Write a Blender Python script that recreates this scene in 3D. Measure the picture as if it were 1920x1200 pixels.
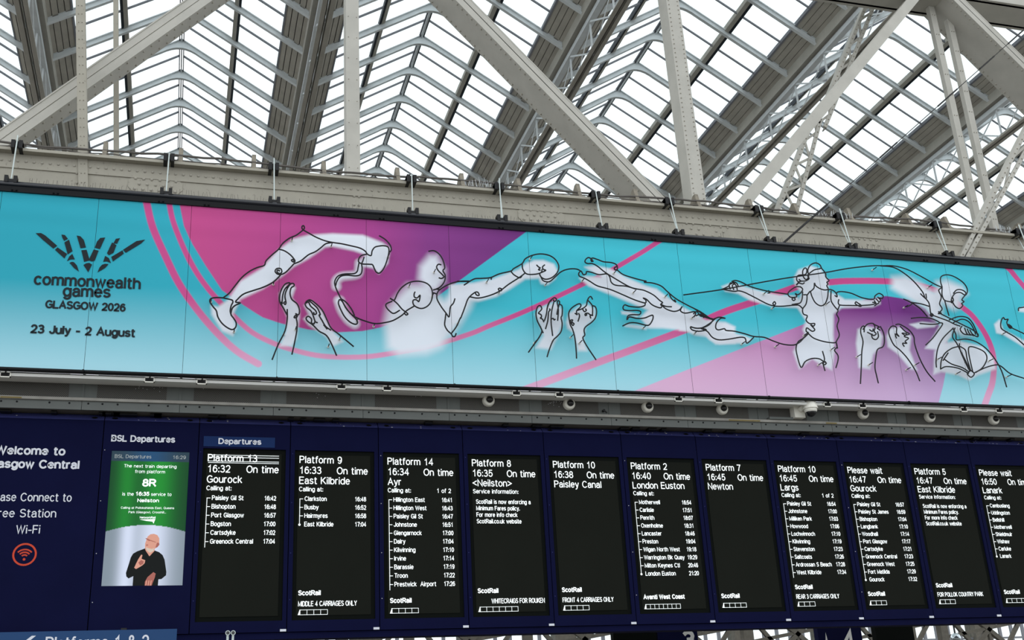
import bpy, math, random
import numpy as np
from mathutils import Vector, Matrix

for o in list(bpy.data.objects):
    bpy.data.objects.remove(o)
random.seed(7)
SC = bpy.context.scene
COL = SC.collection

# ------------------------------------------------------------------ camera
FPX = 2132.27
CP = Vector((0.7873, -11.384, 1.6))
RW = Matrix.Rotation(-0.2928, 3, 'Z') @ Matrix.Rotation(0.3685, 3, 'X') @ Matrix.Rotation(0.0536, 3, 'Y')
cam = bpy.data.cameras.new('camera')
camo = bpy.data.objects.new('camera', cam)
COL.objects.link(camo)
cam.sensor_width = 36.0
cam.lens = FPX * 36.0 / 1920.0
cam.clip_end = 400
camo.matrix_world = Matrix.Translation(CP) @ (RW @ Matrix.Rotation(math.pi / 2, 3, 'X')).to_4x4()
SC.camera = camo

# ------------------------------------------------------------------ overcast sky
w = bpy.data.worlds.new('overcast_sky')
SC.world = w
w.use_nodes = True
bg = w.node_tree.nodes['Background']
bg.inputs[0].default_value = (0.93, 0.97, 1.0, 1)
bg.inputs[1].default_value = 1.53
SC.view_settings.view_transform = 'Standard'
SC.view_settings.look = 'None'
SC.view_settings.gamma = 1
SC.view_settings.use_curve_mapping = False
SC.view_settings.exposure = 0.0


# ------------------------------------------------------------------ helpers
def at(px, py, Y):
    d = RW @ Vector(((px - 960) / FPX, 1, -(py - 600) / FPX))
    t = (Y - CP.y) / d.y
    return Vector((CP.x + d.x * t, Y, CP.z + d.z * t))


def at_np(P, Y):
    P = np.asarray(P, float)
    M = np.array(RW)
    D = np.stack([(P[:, 0] - 960) / FPX, np.ones(len(P)), -(P[:, 1] - 600) / FPX], 1) @ M.T
    t = (Y - CP.y) / D[:, 1]
    return np.stack([CP.x + D[:, 0] * t, CP.z + D[:, 2] * t], 1)


def lin(c):
    return tuple((v / 255 / 12.92) if v / 255 <= 0.04045 else ((v / 255 + 0.055) / 1.055) ** 2.4 for v in c)


def mat(name, rgb, rough=0.7, metal=0.0, noise=0.0, scale=6.0, spec=0.3, spots=0.0, emit=0.0, bump=0.0):
    m = bpy.data.materials.new(name)
    m.use_nodes = True
    nt = m.node_tree
    b = nt.nodes['Principled BSDF']
    col = (*lin(rgb), 1)
    b.inputs['Base Color'].default_value = col
    b.inputs['Roughness'].default_value = rough
    b.inputs['Metallic'].default_value = metal
    b.inputs['Specular IOR Level'].default_value = spec
    if emit:
        b.inputs['Emission Color'].default_value = col
        b.inputs['Emission Strength'].default_value = emit
    if noise or spots or bump:
        tc = nt.nodes.new('ShaderNodeTexCoord')
        n = nt.nodes.new('ShaderNodeTexNoise')
        n.inputs['Scale'].default_value = scale
        n.inputs['Detail'].default_value = 6
        nt.links.new(tc.outputs['Object'], n.inputs['Vector'])
        mx = nt.nodes.new('ShaderNodeMix')
        mx.data_type = 'RGBA'
        mx.inputs[6].default_value = tuple(v * (1 - noise) for v in col[:3]) + (1,)
        mx.inputs[7].default_value = tuple(min(1, v * (1 + noise)) for v in col[:3]) + (1,)
        rp = nt.nodes.new('ShaderNodeMapRange')
        rp.inputs[1].default_value = 0.3
        rp.inputs[2].default_value = 0.7
        nt.links.new(n.outputs['Fac'], rp.inputs[0])
        nt.links.new(rp.outputs[0], mx.inputs[0])
        src = mx.outputs[2]
        if spots:
            n2 = nt.nodes.new('ShaderNodeTexNoise')
            n2.inputs['Scale'].default_value = scale * 7
            n2.inputs['Detail'].default_value = 3
            nt.links.new(tc.outputs['Object'], n2.inputs['Vector'])
            r2 = nt.nodes.new('ShaderNodeMapRange')
            r2.inputs[1].default_value = 0.66
            r2.inputs[2].default_value = 0.74
            nt.links.new(n2.outputs['Fac'], r2.inputs[0])
            ml = nt.nodes.new('ShaderNodeMath')
            ml.operation = 'MULTIPLY'
            ml.inputs[1].default_value = spots
            nt.links.new(r2.outputs[0], ml.inputs[0])
            m2 = nt.nodes.new('ShaderNodeMix')
            m2.data_type = 'RGBA'
            nt.links.new(ml.outputs[0], m2.inputs[0])
            nt.links.new(src, m2.inputs[6])
            m2.inputs[7].default_value = (0.05, 0.045, 0.04, 1)
            src = m2.outputs[2]
        nt.links.new(src, b.inputs['Base Color'])
        if bump:
            bp = nt.nodes.new('ShaderNodeBump')
            bp.inputs['Strength'].default_value = bump
            bp.inputs['Distance'].default_value = 0.02
            nt.links.new(n.outputs['Fac'], bp.inputs['Height'])
            nt.links.new(bp.outputs[0], b.inputs['Normal'])
    return m


class MB:
    def __init__(s):
        s.v = []
        s.f = []

    def add(s, vs, fs):
        n = len(s.v)
        s.v += [tuple(v) for v in vs]
        s.f += [tuple(i + n for i in f) for f in fs]
        return s

    def box(s, x0, x1, y0, y1, z0, z1):
        return s.add([(x, y, z) for x in (x0, x1) for y in (y0, y1) for z in (z0, z1)],
                     [(0, 1, 3, 2), (4, 6, 7, 5), (0, 4, 5, 1), (2, 3, 7, 6), (0, 2, 6, 4), (1, 5, 7, 3)])

    def prism(s, poly, y0, y1):          # poly in xz, extruded along y
        n = len(poly)
        vs = [(x, y0, z) for x, z in poly] + [(x, y1, z) for x, z in poly]
        fs = [tuple(range(n)), tuple(range(2 * n - 1, n - 1, -1))]
        fs += [(i, i + n, (i + 1) % n + n, (i + 1) % n) for i in range(n)]
        return s.add(vs, fs)

    def prism_x(s, poly, x0, x1):        # poly in yz, extruded along x
        n = len(poly)
        vs = [(x0, y, z) for y, z in poly] + [(x1, y, z) for y, z in poly]
        fs = [tuple(range(n)), tuple(range(2 * n - 1, n - 1, -1))]
        fs += [(i, i + n, (i + 1) % n + n, (i + 1) % n) for i in range(n)]
        return s.add(vs, fs)

    def bar(s, p, q, w, h, up=(0, 1, 0)):
        p = Vector(p); q = Vector(q)
        d = (q - p).normalized()
        u = Vector(up)
        a = d.cross(u).normalized()
        b = a.cross(d).normalized()
        vs = []
        for e in (p, q):
            for i, j in ((-1, -1), (1, -1), (1, 1), (-1, 1)):
                vs.append(e + a * (w / 2 * i) + b * (h / 2 * j))
        return s.add(vs, [(0, 3, 2, 1), (4, 5, 6, 7), (0, 1, 5, 4), (1, 2, 6, 5), (2, 3, 7, 6), (3, 0, 4, 7)])

    def tube(s, pts, r, n=6, closed=False):
        pts = [Vector(p) for p in pts]
        m = len(pts)
        if m < 2:
            return s
        vs = []
        prev = None
        for i, p in enumerate(pts):
            if closed:
                d = pts[(i + 1) % m] - pts[i - 1]
            else:
                d = pts[min(i + 1, m - 1)] - pts[max(i - 1, 0)]
            if d.length < 1e-9:
                d = Vector((1, 0, 0))
            d.normalize()
            if prev is None:
                ref = Vector((0, 1, 0)) if abs(d.y) < 0.9 else Vector((0, 0, 1))
                a = d.cross(ref).normalized()
            else:
                a = (prev - d * prev.dot(d))
                a = a.normalized() if a.length > 1e-6 else d.cross(Vector((0, 1, 0))).normalized()
            prev = a
            b = d.cross(a)
            for k in range(n):
                t = 2 * math.pi * k / n
                vs.append(p + a * (r * math.cos(t)) + b * (r * math.sin(t)))
        fs = []
        for i in range(m if closed else m - 1):
            j = (i + 1) % m
            for k in range(n):
                l = (k + 1) % n
                fs.append((i * n + k, i * n + l, j * n + l, j * n + k))
        if not closed:
            fs += [tuple(range(n - 1, -1, -1)), tuple((m - 1) * n + k for k in range(n))]
        return s.add(vs, fs)

    def lathe(s, c, axis, prof, n=20):   # prof: (distance along axis, radius)
        c = Vector(c); axis = Vector(axis).normalized()
        ref = Vector((0, 0, 1)) if abs(axis.z) < 0.9 else Vector((1, 0, 0))
        a = axis.cross(ref).normalized(); b = axis.cross(a)
        vs = []
        for t, r in prof:
            for k in range(n):
                th = 2 * math.pi * k / n
                vs.append(c + axis * t + a * (r * math.cos(th)) + b * (r * math.sin(th)))
        fs = [(i * n + k, i * n + (k + 1) % n, (i + 1) * n + (k + 1) % n, (i + 1) * n + k)
              for i in range(len(prof) - 1) for k in range(n)]
        fs += [tuple(range(n - 1, -1, -1)), tuple((len(prof) - 1) * n + k for k in range(n))]
        return s.add(vs, fs)

    def mesh(s, name, m=None, smooth=False, loc=(0, 0, 0)):
        me = bpy.data.meshes.new(name)
        lx, ly, lz = loc
        me.from_pydata([(x - lx, y - ly, z - lz) for x, y, z in s.v], [], s.f)
        if m:
            me.materials.append(m)
        if smooth:
            me.polygons.foreach_set('use_smooth', [True] * len(me.polygons))
        me.update()
        return me


def obj(name, mb, m=None, parent=None, smooth=False, label=None, cat=None, group=None, kind=None, loc=None):
    """mb: MB in world coordinates (or a mesh)."""
    org = Vector((0, 0, 0))
    if parent is not None:
        org = parent.get('_o')
        org = Vector(org) if org is not None else Vector((0, 0, 0))
    if isinstance(mb, MB):
        if loc is not None:
            o_w = Vector(loc)
        elif parent is None and mb.v:
            a = np.array(mb.v)
            lo, hi = a.min(0), a.max(0)
            o_w = Vector(((lo[0] + hi[0]) / 2, (lo[1] + hi[1]) / 2, lo[2]))
        elif mb.v:
            a = np.array(mb.v)
            c = (a.min(0) + a.max(0)) / 2
            o_w = Vector(c)
        else:
            o_w = org
        me = mb.mesh(name, m, smooth, o_w)
    else:
        me = mb
        o_w = Vector(loc) if loc is not None else org
    o = bpy.data.objects.new(name, me)
    o.location = o_w - org
    if parent is not None:
        o.parent = parent
    COL.objects.link(o)
    if me is not None:
        pass
    o['_o'] = tuple(o_w)
    tag(o, label, cat, group, kind)
    return o


def tag(o, label=None, cat=None, group=None, kind=None):
    if label: o['label'] = label
    if cat: o['category'] = cat
    if group: o['group'] = group
    if kind: o['kind'] = kind
    return o


def empty(name, loc, label=None, cat=None, group=None, kind=None):
    o = bpy.data.objects.new(name, None)
    o.location = loc
    o.empty_display_size = 0.1
    COL.objects.link(o)
    o['_o'] = tuple(loc)
    return tag(o, label, cat, group, kind)


def inst(name, src, loc, parent=None):
    """another object sharing the mesh data of src, placed at world loc"""
    o = src.copy()
    o.name = name
    COL.objects.link(o)
    if parent is not None:
        o.parent = parent
        o.location = Vector(loc) - Vector(parent['_o'])
    else:
        o.location = loc
    o['_o'] = tuple(loc)
    return o


ORD = ['leftmost', 'second', 'third', 'fourth', 'fifth', 'sixth', 'seventh', 'eighth', 'ninth', 'tenth', 'eleventh', 'twelfth', 'thirteenth', 'fourteenth', 'fifteenth', 'sixteenth']


def nth(i):
    return 'leftmost' if i == 0 else ORD[i] + ' from the left'


# ------------------------------------------------------------------ lettering drawn as strokes
def E_(cx, cy, rx, ry, a0, a1, n=None):
    n = n or max(3, int(abs(a1 - a0) / 26))
    return [(cx + rx * math.cos(math.radians(a0 + (a1 - a0) * k / n)), cy + ry * math.sin(math.radians(a0 + (a1 - a0) * k / n))) for k in range(n + 1)]


XH = .73
_o = E_(.27, .365, .27, .365, 0, 360, 14)
FN = {
    ' ': (.26, []),
    'A': (.72, [[(0, 0), (.36, 1), (.72, 0)], [(.13, .34), (.59, .34)]]),
    'B': (.62, [[(0, .54), (.32, .54)] + E_(.32, .77, .25, .23, -90, 90)[::1] + [(0, 1), (0, 0), (.34, 0)] + E_(.34, .27, .28, .27, -90, 90)]),
    'C': (.70, [E_(.37, .5, .37, .5, 42, 318, 14)]),
    'D': (.68, [[(.3, 0), (0, 0), (0, 1), (.3, 1)] + E_(.3, .5, .38, .5, 90, -90, 9)]),
    'E': (.58, [[(.58, 1), (0, 1), (0, 0), (.58, 0)], [(0, .53), (.52, .53)]]),
    'F': (.54, [[(.54, 1), (0, 1), (0, 0)], [(0, .53), (.47, .53)]]),
    'G': (.72, [E_(.37, .5, .37, .5, 42, 305, 14) + [(.72, .14), (.72, .47), (.42, .47)]]),
    'H': (.66, [[(0, 0), (0, 1)], [(.66, 0), (.66, 1)], [(0, .53), (.66, .53)]]),
    'I': (.04, [[(.02, 0), (.02, 1)]]),
    'J': (.46, [[(.46, 1), (.46, .3)] + E_(.23, .27, .23, .27, 0, -170)]),
    'K': (.64, [[(0, 0), (0, 1)], [(.6, 1), (0, .38)], [(.2, .56), (.64, 0)]]),
    'L': (.52, [[(0, 1), (0, 0), (.52, 0)]]),
    'M': (.78, [[(0, 0), (0, 1), (.39, .1), (.78, 1), (.78, 0)]]),
    'N': (.66, [[(0, 0), (0, 1), (.66, 0), (.66, 1)]]),
    'O': (.76, [E_(.38, .5, .38, .5, 0, 360, 16)]),
    'P': (.60, [[(0, 0), (0, 1), (.33, 1)] + E_(.33, .74, .27, .26, 90, -90) + [(0, .48)]]),
    'Q': (.76, [E_(.38, .5, .38, .5, 0, 360, 16), [(.46, .24), (.74, -.03)]]),
    'R': (.64, [[(0, 0), (0, 1), (.35, 1)] + E_(.35, .75, .26, .25, 90, -90) + [(0, .5)], [(.34, .5), (.64, 0)]]),
    'S': (.60, [E_(.30, .755, .27, .245, 25, 270, 9) + E_(.30, .26, .30, .25, 90, -155, 9)]),
    'T': (.62, [[(0, 1), (.62, 1)], [(.31, 1), (.31, 0)]]),
    'U': (.66, [[(0, 1), (0, .33)] + E_(.33, .33, .33, .33, 180, 360, 8) + [(.66, 1)]]),
    'V': (.68, [[(0, 1), (.34, 0), (.68, 1)]]),
    'W': (.98, [[(0, 1), (.25, 0), (.49, .95), (.73, 0), (.98, 1)]]),
    'X': (.66, [[(0, 0), (.64, 1)], [(.02, 1), (.66, 0)]]),
    'Y': (.66, [[(0, 1), (.33, .48), (.66, 1)], [(.33, .48), (.33, 0)]]),
    'Z': (.60, [[(.02, 1), (.58, 1), (0, 0), (.6, 0)]]),
    'a': (.50, [[(.04, .55)] + E_(.25, .5, .22, .23, 150, 0, 6) + [(.47, .10), (.52, 0)], [(.47, .43), (.24, .41)] + E_(.22, .2, .21, .21, 100, 270, 6) + [(.36, .04), (.47, .19)]]),
    'b': (.54, [[(0, 1), (0, 0)], _o]),
    'c': (.48, [E_(.26, .365, .26, .365, 45, 315, 11)]),
    'd': (.54, [[(.54, 1), (.54, 0)], _o]),
    'e': (.52, [[(.01, .39), (.52, .39)] + E_(.265, .365, .26, .365, 8, 318, 12)]),
    'f': (.30, [[(.32, .98)] + E_(.24, .84, .12, .15, 80, 180, 4) + [(.12, 0)], [(0, XH), (.30, XH)]]),
    'g': (.54, [_o, [(.54, XH), (.54, 0)] + E_(.29, -.03, .25, .25, 0, -155, 7)]),
    'h': (.50, [[(0, 0), (0, 1)], [(0, .42)] + E_(.25, .46, .25, .27, 180, 0, 7) + [(.5, 0)]]),
    'i': (.04, [[(.02, 0), (.02, XH - .03)], [(.02, .93), (.02, 1.02)]]),
    'j': (.12, [[(.1, XH), (.1, -.16), (.04, -.27), (-.04, -.27)], [(.1, .89), (.1, 1.0)]]),
    'k': (.48, [[(0, 0), (0, 1)], [(.44, XH), (0, .27)], [(.16, .43), (.48, 0)]]),
    'l': (.04, [[(.02, 0), (.02, 1)]]),
    'm': (.84, [[(0, 0), (0, XH)], [(0, .48)] + E_(.21, .5, .21, .23, 180, 0, 6) + [(.42, 0)], [(.42, .48)] + E_(.63, .5, .21, .23, 180, 0, 6) + [(.84, 0)]]),
    'n': (.50, [[(0, 0), (0, XH)], [(0, .42)] + E_(.25, .46, .25, .27, 180, 0, 7) + [(.5, 0)]]),
    'o': (.54, [_o]),
    'p': (.54, [[(0, XH), (0, -.28)], _o]),
    'q': (.54, [[(.54, XH), (.54, -.28)], _o]),
    'r': (.30, [[(0, 0), (0, XH)], [(0, .45)] + E_(.24, .46, .24, .26, 180, 80, 4)]),
    's': (.46, [E_(.23, .55, .21, .18, 25, 270, 7) + E_(.23, .19, .23, .18, 90, -155, 7)]),
    't': (.30, [[(.11, .94), (.11, .12)] + E_(.22, .12, .11, .12, 180, 285, 3) + [(.31, .01)], [(0, XH), (.29, XH)]]),
    'u': (.50, [[(0, XH), (0, .27)] + E_(.25, .27, .25, .27, 180, 360, 7), [(.5, XH), (.5, 0)]]),
    'v': (.50, [[(0, XH), (.25, 0), (.5, XH)]]),
    'w': (.74, [[(0, XH), (.19, 0), (.37, .68), (.55, 0), (.74, XH)]]),
    'x': (.48, [[(0, 0), (.47, XH)], [(.01, XH), (.48, 0)]]),
    'y': (.50, [[(0, XH), (.26, .02)], [(.5, XH), (.24, -.12), (.15, -.26), (.02, -.27)]]),
    'z': (.46, [[(.02, XH), (.45, XH), (0, 0), (.46, 0)]]),
    '0': (.54, [E_(.27, .5, .27, .5, 0, 360, 14)]),
    '1': (.54, [[(.10, .76), (.24, .84), (.34, 1), (.34, 0)]]),
    '2': (.54, [E_(.27, .72, .25, .28, 165, -20, 8) + [(.40, .42), (.02, .02), (.02, 0), (.54, 0)]]),
    '3': (.54, [E_(.25, .76, .23, .24, 150, -90, 8), E_(.25, .27, .28, .27, 90, -150, 8), [(.2, .53), (.27, .53)]]),
    '4': (.58, [[(.42, 0), (.42, 1), (0, .28), (.58, .28)]]),
    '5': (.54, [[(.5, 1), (.1, 1), (.04, .48), (.12, .58)] + E_(.26, .33, .27, .33, 105, -150, 9)]),
    '6': (.54, [E_(.28, .32, .26, .32, 0, 360, 12), [(.02, .36)] + E_(.30, .5, .28, .5, 175, 50, 6)]),
    '7': (.54, [[(0, 1), (.54, 1), (.32, .52), (.2, 0)]]),
    '8': (.54, [E_(.27, .76, .22, .24, 0, 360, 11), E_(.27, .27, .27, .27, 0, 360, 12)]),
    '9': (.54, [E_(.27, .68, .26, .32, 0, 360, 12), [(.53, .64)] + E_(.25, .5, .28, .5, -5, -130, 6)]),
    ':': (.10, [[(.05, .0), (.05, .13)], [(.05, .55), (.05, .68)]]),
    '.': (.08, [[(.04, .0), (.04, .12)]]),
    ',': (.10, [[(.07, .11), (.06, 0), (.01, -.14)]]),
    '<': (.56, [[(.56, .8), (0, .47), (.56, .14)]]),
    '>': (.56, [[(0, .8), (.56, .47), (0, .14)]]),
    '&': (.68, [[(.68, 0), (.2, .62)] + E_(.32, .8, .17, .2, 200, -30, 7) + [(.1, .42)] + E_(.25, .25, .25, .25, 140, 310, 6) + [(.6, .46)]]),
    '(': (.24, [E_(.42, .42, .38, .68, 125, 235, 7)]),
    ')': (.24, [E_(-.18, .42, .38, .68, 55, -55, 7)]),
    '-': (.34, [[(0, .38), (.34, .38)]]),
}
GAP = .22


def twidth(s, style='r'):
    return sum(FN[c][0] + GAP for c in s) - GAP


class Lines:
    """every line of writing becomes a part of its own"""

    def __init__(s, parent, m, name='lettering', stroke=None):
        s.parent, s.m, s.name, s.stroke = parent, m, name, stroke


def ribbon(mb, P, hw, f):
    """flat mitred stroke; P in plane units, f maps (u, v, lift) to 3D"""
    n = len(P)
    P = [Vector(p) for p in P]
    closed = n > 3 and (P[0] - P[-1]).length < 1e-6
    if closed:
        P = P[:-1]; n -= 1
    L, R = [], []
    for i in range(n):
        if closed:
            d0 = P[i] - P[i - 1]; d1 = P[(i + 1) % n] - P[i]
        else:
            d0 = P[i] - P[i - 1] if i else P[1] - P[0]
            d1 = P[i + 1] - P[i] if i < n - 1 else P[-1] - P[-2]
        if d0.length < 1e-9: d0 = d1
        if d1.length < 1e-9: d1 = d0
        d0 = d0.normalized(); d1 = d1.normalized()
        t = d0 + d1
        if t.length < .2: t = d1
        t.normalize()
        nn = Vector((-t.y, t.x))
        k = hw / max(.45, abs(nn.dot(Vector((-d1.y, d1.x)))))
        p = P[i]
        if not closed and i == 0: p = p - d1 * hw * .5
        if not closed and i == n - 1: p = p + d0 * hw * .5
        L.append(p + nn * k); R.append(p - nn * k)
    vs = []
    for a, b in zip(L, R):
        vs += [f(a), f(b)]
    m = n if closed else n - 1
    mb.add(vs, [(2 * i, 2 * i + 1, (2 * i + 3) % (2 * n), (2 * i + 2) % (2 * n)) for i in range(m)])


def text(mb, s, x, z, y, cap, width=None, sx=1.0, style='r', align='l', dx=(1, 0), stroke=None):
    """write s on the plane y; cap = capital height; width fits the whole string"""
    own = mb if isinstance(mb, Lines) else None
    if own:
        mb = MB()
        stroke = stroke or own.stroke
    W = twidth(s)
    hw = (stroke if stroke else cap * {'b': .20, 'w': .165}.get(style, .125)) / 2
    if width is not None:
        sx = (width - 2 * hw) / (W * cap)
    tw = W * cap * sx + 2 * hw
    if align == 'r': x = x - tw
    elif align == 'c': x = x - tw / 2
    px = hw
    q = 0
    yc = hw
    kz = (cap - 2 * hw) / cap
    for c in s:
        wd, st = FN[c]
        for P in st:
            q = (q + 1) % 3

            def f(v, q=q):
                return (x + v.x * dx[0] - v.y * dx[1], y - q * .00025, z + v.y * dx[0] + v.x * dx[1])
            ribbon(mb, [(px + a * cap * sx, yc + b_ * cap * kz) for a, b_ in P], hw, f)
        px += (wd + GAP) * cap * sx
    if own:
        obj(own.name, mb, own.m, own.parent, kind='stuff')
    return mb


# ------------------------------------------------------------------ materials
M_GIRD = mat('cream_girder_paint', (163, 159, 147), 0.75, noise=0.06, scale=5, spots=0.35)
M_TRUSS = mat('grey_truss_paint', (180, 178, 170), 0.7, noise=0.06, scale=4, spots=0.15)
M_RIVET = mat('rivet_paint', (165, 161, 150), 0.7)
M_RIB = mat('pale_rib_paint', (214, 219, 221), 0.6, noise=0.05, scale=5)
M_BAR = mat('grey_glazing_bar', (120, 122, 128), 0.6)
M_DARK = mat('dark_steel', (30, 38, 48), 0.6)
M_PLANK = mat('grey_planking', (172, 168, 158), 0.85, noise=0.12, scale=3)
M_GUT = mat('gutter_paint', (170, 167, 158), 0.8, noise=0.08, scale=3)
M_LAT = mat('lattice_paint', (205, 210, 212), 0.6, noise=0.05)
M_BRK = mat('shaded_weathered_bracket', (128, 122, 110), 0.85, noise=0.2, scale=12)  # mottled paint, base colour darkened to carry the shadow on the fins
M_BLACK = mat('black_plastic', (18, 18, 20), 0.5)
M_FRAME = mat('black_frame_paint', (15, 17, 20), 0.45, spec=0.15)
M_TUBE = mat('glossy_dark_tube', (24, 28, 36), 0.25, spec=0.5)
M_ROD = mat('galvanised_rod', (190, 200, 198), 0.4, metal=0.3)
M_CAB = mat('brown_cable', (92, 88, 84), 0.7)
M_RAIL = mat('pale_rail', (226, 226, 222), 0.6)
M_WHITE = mat('white_plastic', (230, 228, 218), 0.5, noise=0.04)
M_GLOSSK = mat('black_dome_glass', (10, 11, 14), 0.12, spec=0.6)
M_WIRE = mat('black_wire', (14, 14, 18), 0.5)
M_INK = mat('dark_ink', (26, 36, 42), 0.8)
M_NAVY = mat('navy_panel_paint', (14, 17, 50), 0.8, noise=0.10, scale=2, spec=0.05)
M_NAVY2 = mat('navy_strip_skylit', (56, 60, 112), 0.8, noise=0.1, scale=3, spec=0.1)  # navy lightened in colour for sky light caught by the slanted cabinet tops
M_BEZEL = mat('screen_bezel', (14, 17, 15), 0.8, spec=0.05)
M_SCREEN = mat('led_screen', (27, 29, 25), 0.85, noise=0.05, scale=2, spec=0.05)
M_LED = mat('white_led', (226, 232, 232), 0.8, emit=0.75, spec=0)
M_LEDDIM = mat('dim_led', (150, 156, 156), 0.8, emit=0.45, spec=0)
M_VINYL = mat('white_vinyl', (214, 217, 226), 0.7)
M_PLATE = mat('grey_fascia_plate', (98, 102, 100), 0.6, noise=0.08, scale=3)
M_LEDGE = mat('pale_ledge', (150, 148, 142), 0.7, noise=0.15, scale=6)
M_YEL = mat('ochre_tape', (128, 112, 66), 0.8)
M_BLUE = mat('dark_blue_sign', (20, 62, 108), 0.6)
M_DEP = mat('departures_plate', (22, 44, 88), 0.7, spec=0.1)
M_FLOOR = mat('stone_floor', (108, 104, 98), 0.6, noise=0.1)
M_STONE = mat('dim_wall', (96, 92, 84), 0.9, noise=0.15)
M_RED = mat('orange_red_print', (198, 66, 40), 0.7)
M_FLECK = mat('white_flecks', (190, 190, 195), 0.8)


def glass_mat():
    m = bpy.data.materials.new('roof_glass')
    m.use_nodes = True
    nt = m.node_tree
    nt.nodes.remove(nt.nodes['Principled BSDF'])
    out = nt.nodes['Material Output']
    tr = nt.nodes.new('ShaderNodeBsdfTransparent')
    tr.inputs[0].default_value = (0.93, 0.96, 0.96, 1)
    gl = nt.nodes.new('ShaderNodeBsdfGlossy')
    gl.inputs['Roughness'].default_value = 0.1
    mx = nt.nodes.new('ShaderNodeMixShader')
    mx.inputs[0].default_value = 0.05
    nt.links.new(tr.outputs[0], mx.inputs[1])
    nt.links.new(gl.outputs[0], mx.inputs[2])
    nt.links.new(mx.outputs[0], out.inputs[0])
    return m


def perf_mat():
    m = bpy.data.materials.new('perforated_metal')
    m.use_nodes = True
    nt = m.node_tree
    b = nt.nodes['Principled BSDF']
    b.inputs['Roughness'].default_value = 0.7
    tc = nt.nodes.new('ShaderNodeTexCoord')
    sp = nt.nodes.new('ShaderNodeSeparateXYZ')
    nt.links.new(tc.outputs['Object'], sp.inputs[0])

    def mth(op, a, b_):
        n = nt.nodes.new('ShaderNodeMath')
        n.operation = op
        for i, v in enumerate((a, b_)):
            if v is None: continue
            if isinstance(v, (int, float)): n.inputs[i].default_value = v
            else: nt.links.new(v, n.inputs[i])
        return n.outputs[0]
    k = 2 * math.pi / 0.0185
    sx = mth('SINE', mth('MULTIPLY', sp.outputs[0], k), None)
    sz = mth('SINE', mth('MULTIPLY', sp.outputs[2], k), None)
    p = mth('MULTIPLY', sx, sz)
    g = mth('GREATER_THAN', p, 0.05)
    mx = nt.nodes.new('ShaderNodeMix')
    mx.data_type = 'RGBA'
    nt.links.new(g, mx.inputs[0])
    mx.inputs[6].default_value = (*lin((92, 90, 85)), 1)
    mx.inputs[7].default_value = (*lin((24, 24, 24)), 1)
    nt.links.new(mx.outputs[2], b.inputs['Base Color'])
    return m


def vcol_mat(name, emit=0.0, rough=0.8, folds=False):
    m = bpy.data.materials.new(name)
    m.use_nodes = True
    nt = m.node_tree
    b = nt.nodes['Principled BSDF']
    b.inputs['Roughness'].default_value = rough
    b.inputs['Specular IOR Level'].default_value = 0.05
    a = nt.nodes.new('ShaderNodeVertexColor')
    a.layer_name = 'print'
    if emit:
        b.inputs['Base Color'].default_value = (0.01, 0.01, 0.01, 1)
        nt.links.new(a.outputs[0], b.inputs['Emission Color'])
        b.inputs['Emission Strength'].default_value = emit
    else:
        nt.links.new(a.outputs[0], b.inputs['Base Color'])
    return m


M_GLASS = glass_mat()
M_PERF = perf_mat()
M_PRINT = vcol_mat('printed_banner_fabric')
M_VIDEO = vcol_mat('video_screen', 1.0)

# ------------------------------------------------------------------ setting: ground, far wall
obj('floor', MB().box(-40, 50, -45, 45, -0.2, 0), M_FLOOR, kind='structure')

WBY = 40.0
wb = MB().box(-40, 50, WBY, WBY + .5, 0, 4.4)
wb.box(-40, 50, WBY, WBY + .5, 9.5, 10.4)
wall = obj('wall_back', wb, M_STONE, kind='structure')
for k in range(-8, 11):
    X = k * 4.5
    obj('pier', MB().box(X - .5, X + .5, WBY - .2, WBY + .6, 4.4, 9.5), M_STONE, wall)
    b = MB()
    for q in range(1, 5):
        b.bar((X + .5 + q * .7, WBY + .1, 4.4), (X + .5 + q * .7, WBY + .1, 9.5), .16, .1)
    for zz in (5.4, 6.2, 7.0, 7.8, 8.6):
        b.bar((X + .5, WBY + .1, zz), (X + 4, WBY + .1, zz), .09, .09)
    obj('window_bars', b, M_BAR, wall)
    obj('glazing', MB().box(X + .5, X + 4, WBY + .2, WBY + .22, 4.4, 9.5), M_GLASS, wall)
for k in range(-3, 9):            # dim roof trusses far behind the boards
    X = k * 4.0
    b = MB()
    b.bar((X, 26, 3.6), (X + 4, 26, 6.9), .16, .16)
    b.bar((X + 4, 26, 3.6), (X, 26, 6.9), .16, .16)
    b.bar((X, 26, 3.4), (X, 26, 7.2), .3, .3)
    b.bar((X, 26, 5.0), (X + 4, 26, 5.6), .12, .12)
    b.bar((X, 26, 6.2), (X + 2, 26, 3.8), .14, .12)
    b.bar((X + 2, 26, 3.8), (X + 4, 26, 6.2), .14, .12)
    b.bar((X + 2, 26, 3.4), (X + 2, 26, 7.0), .1, .12)
    b.bar((X, 26, 4.2), (X + 4, 26, 4.4), .2, .12)
    obj('far_truss', b, M_STONE, wall)

# ------------------------------------------------------------------ glazed ridge and furrow roof
RX, RS = 0.255, 4.767
RY, RP = 6.93 - 6 * 1.1217, 1.1217
NR = 18
ZA = 15.66


def slope(dx):
    return ZA - 0.632 * dx


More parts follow.
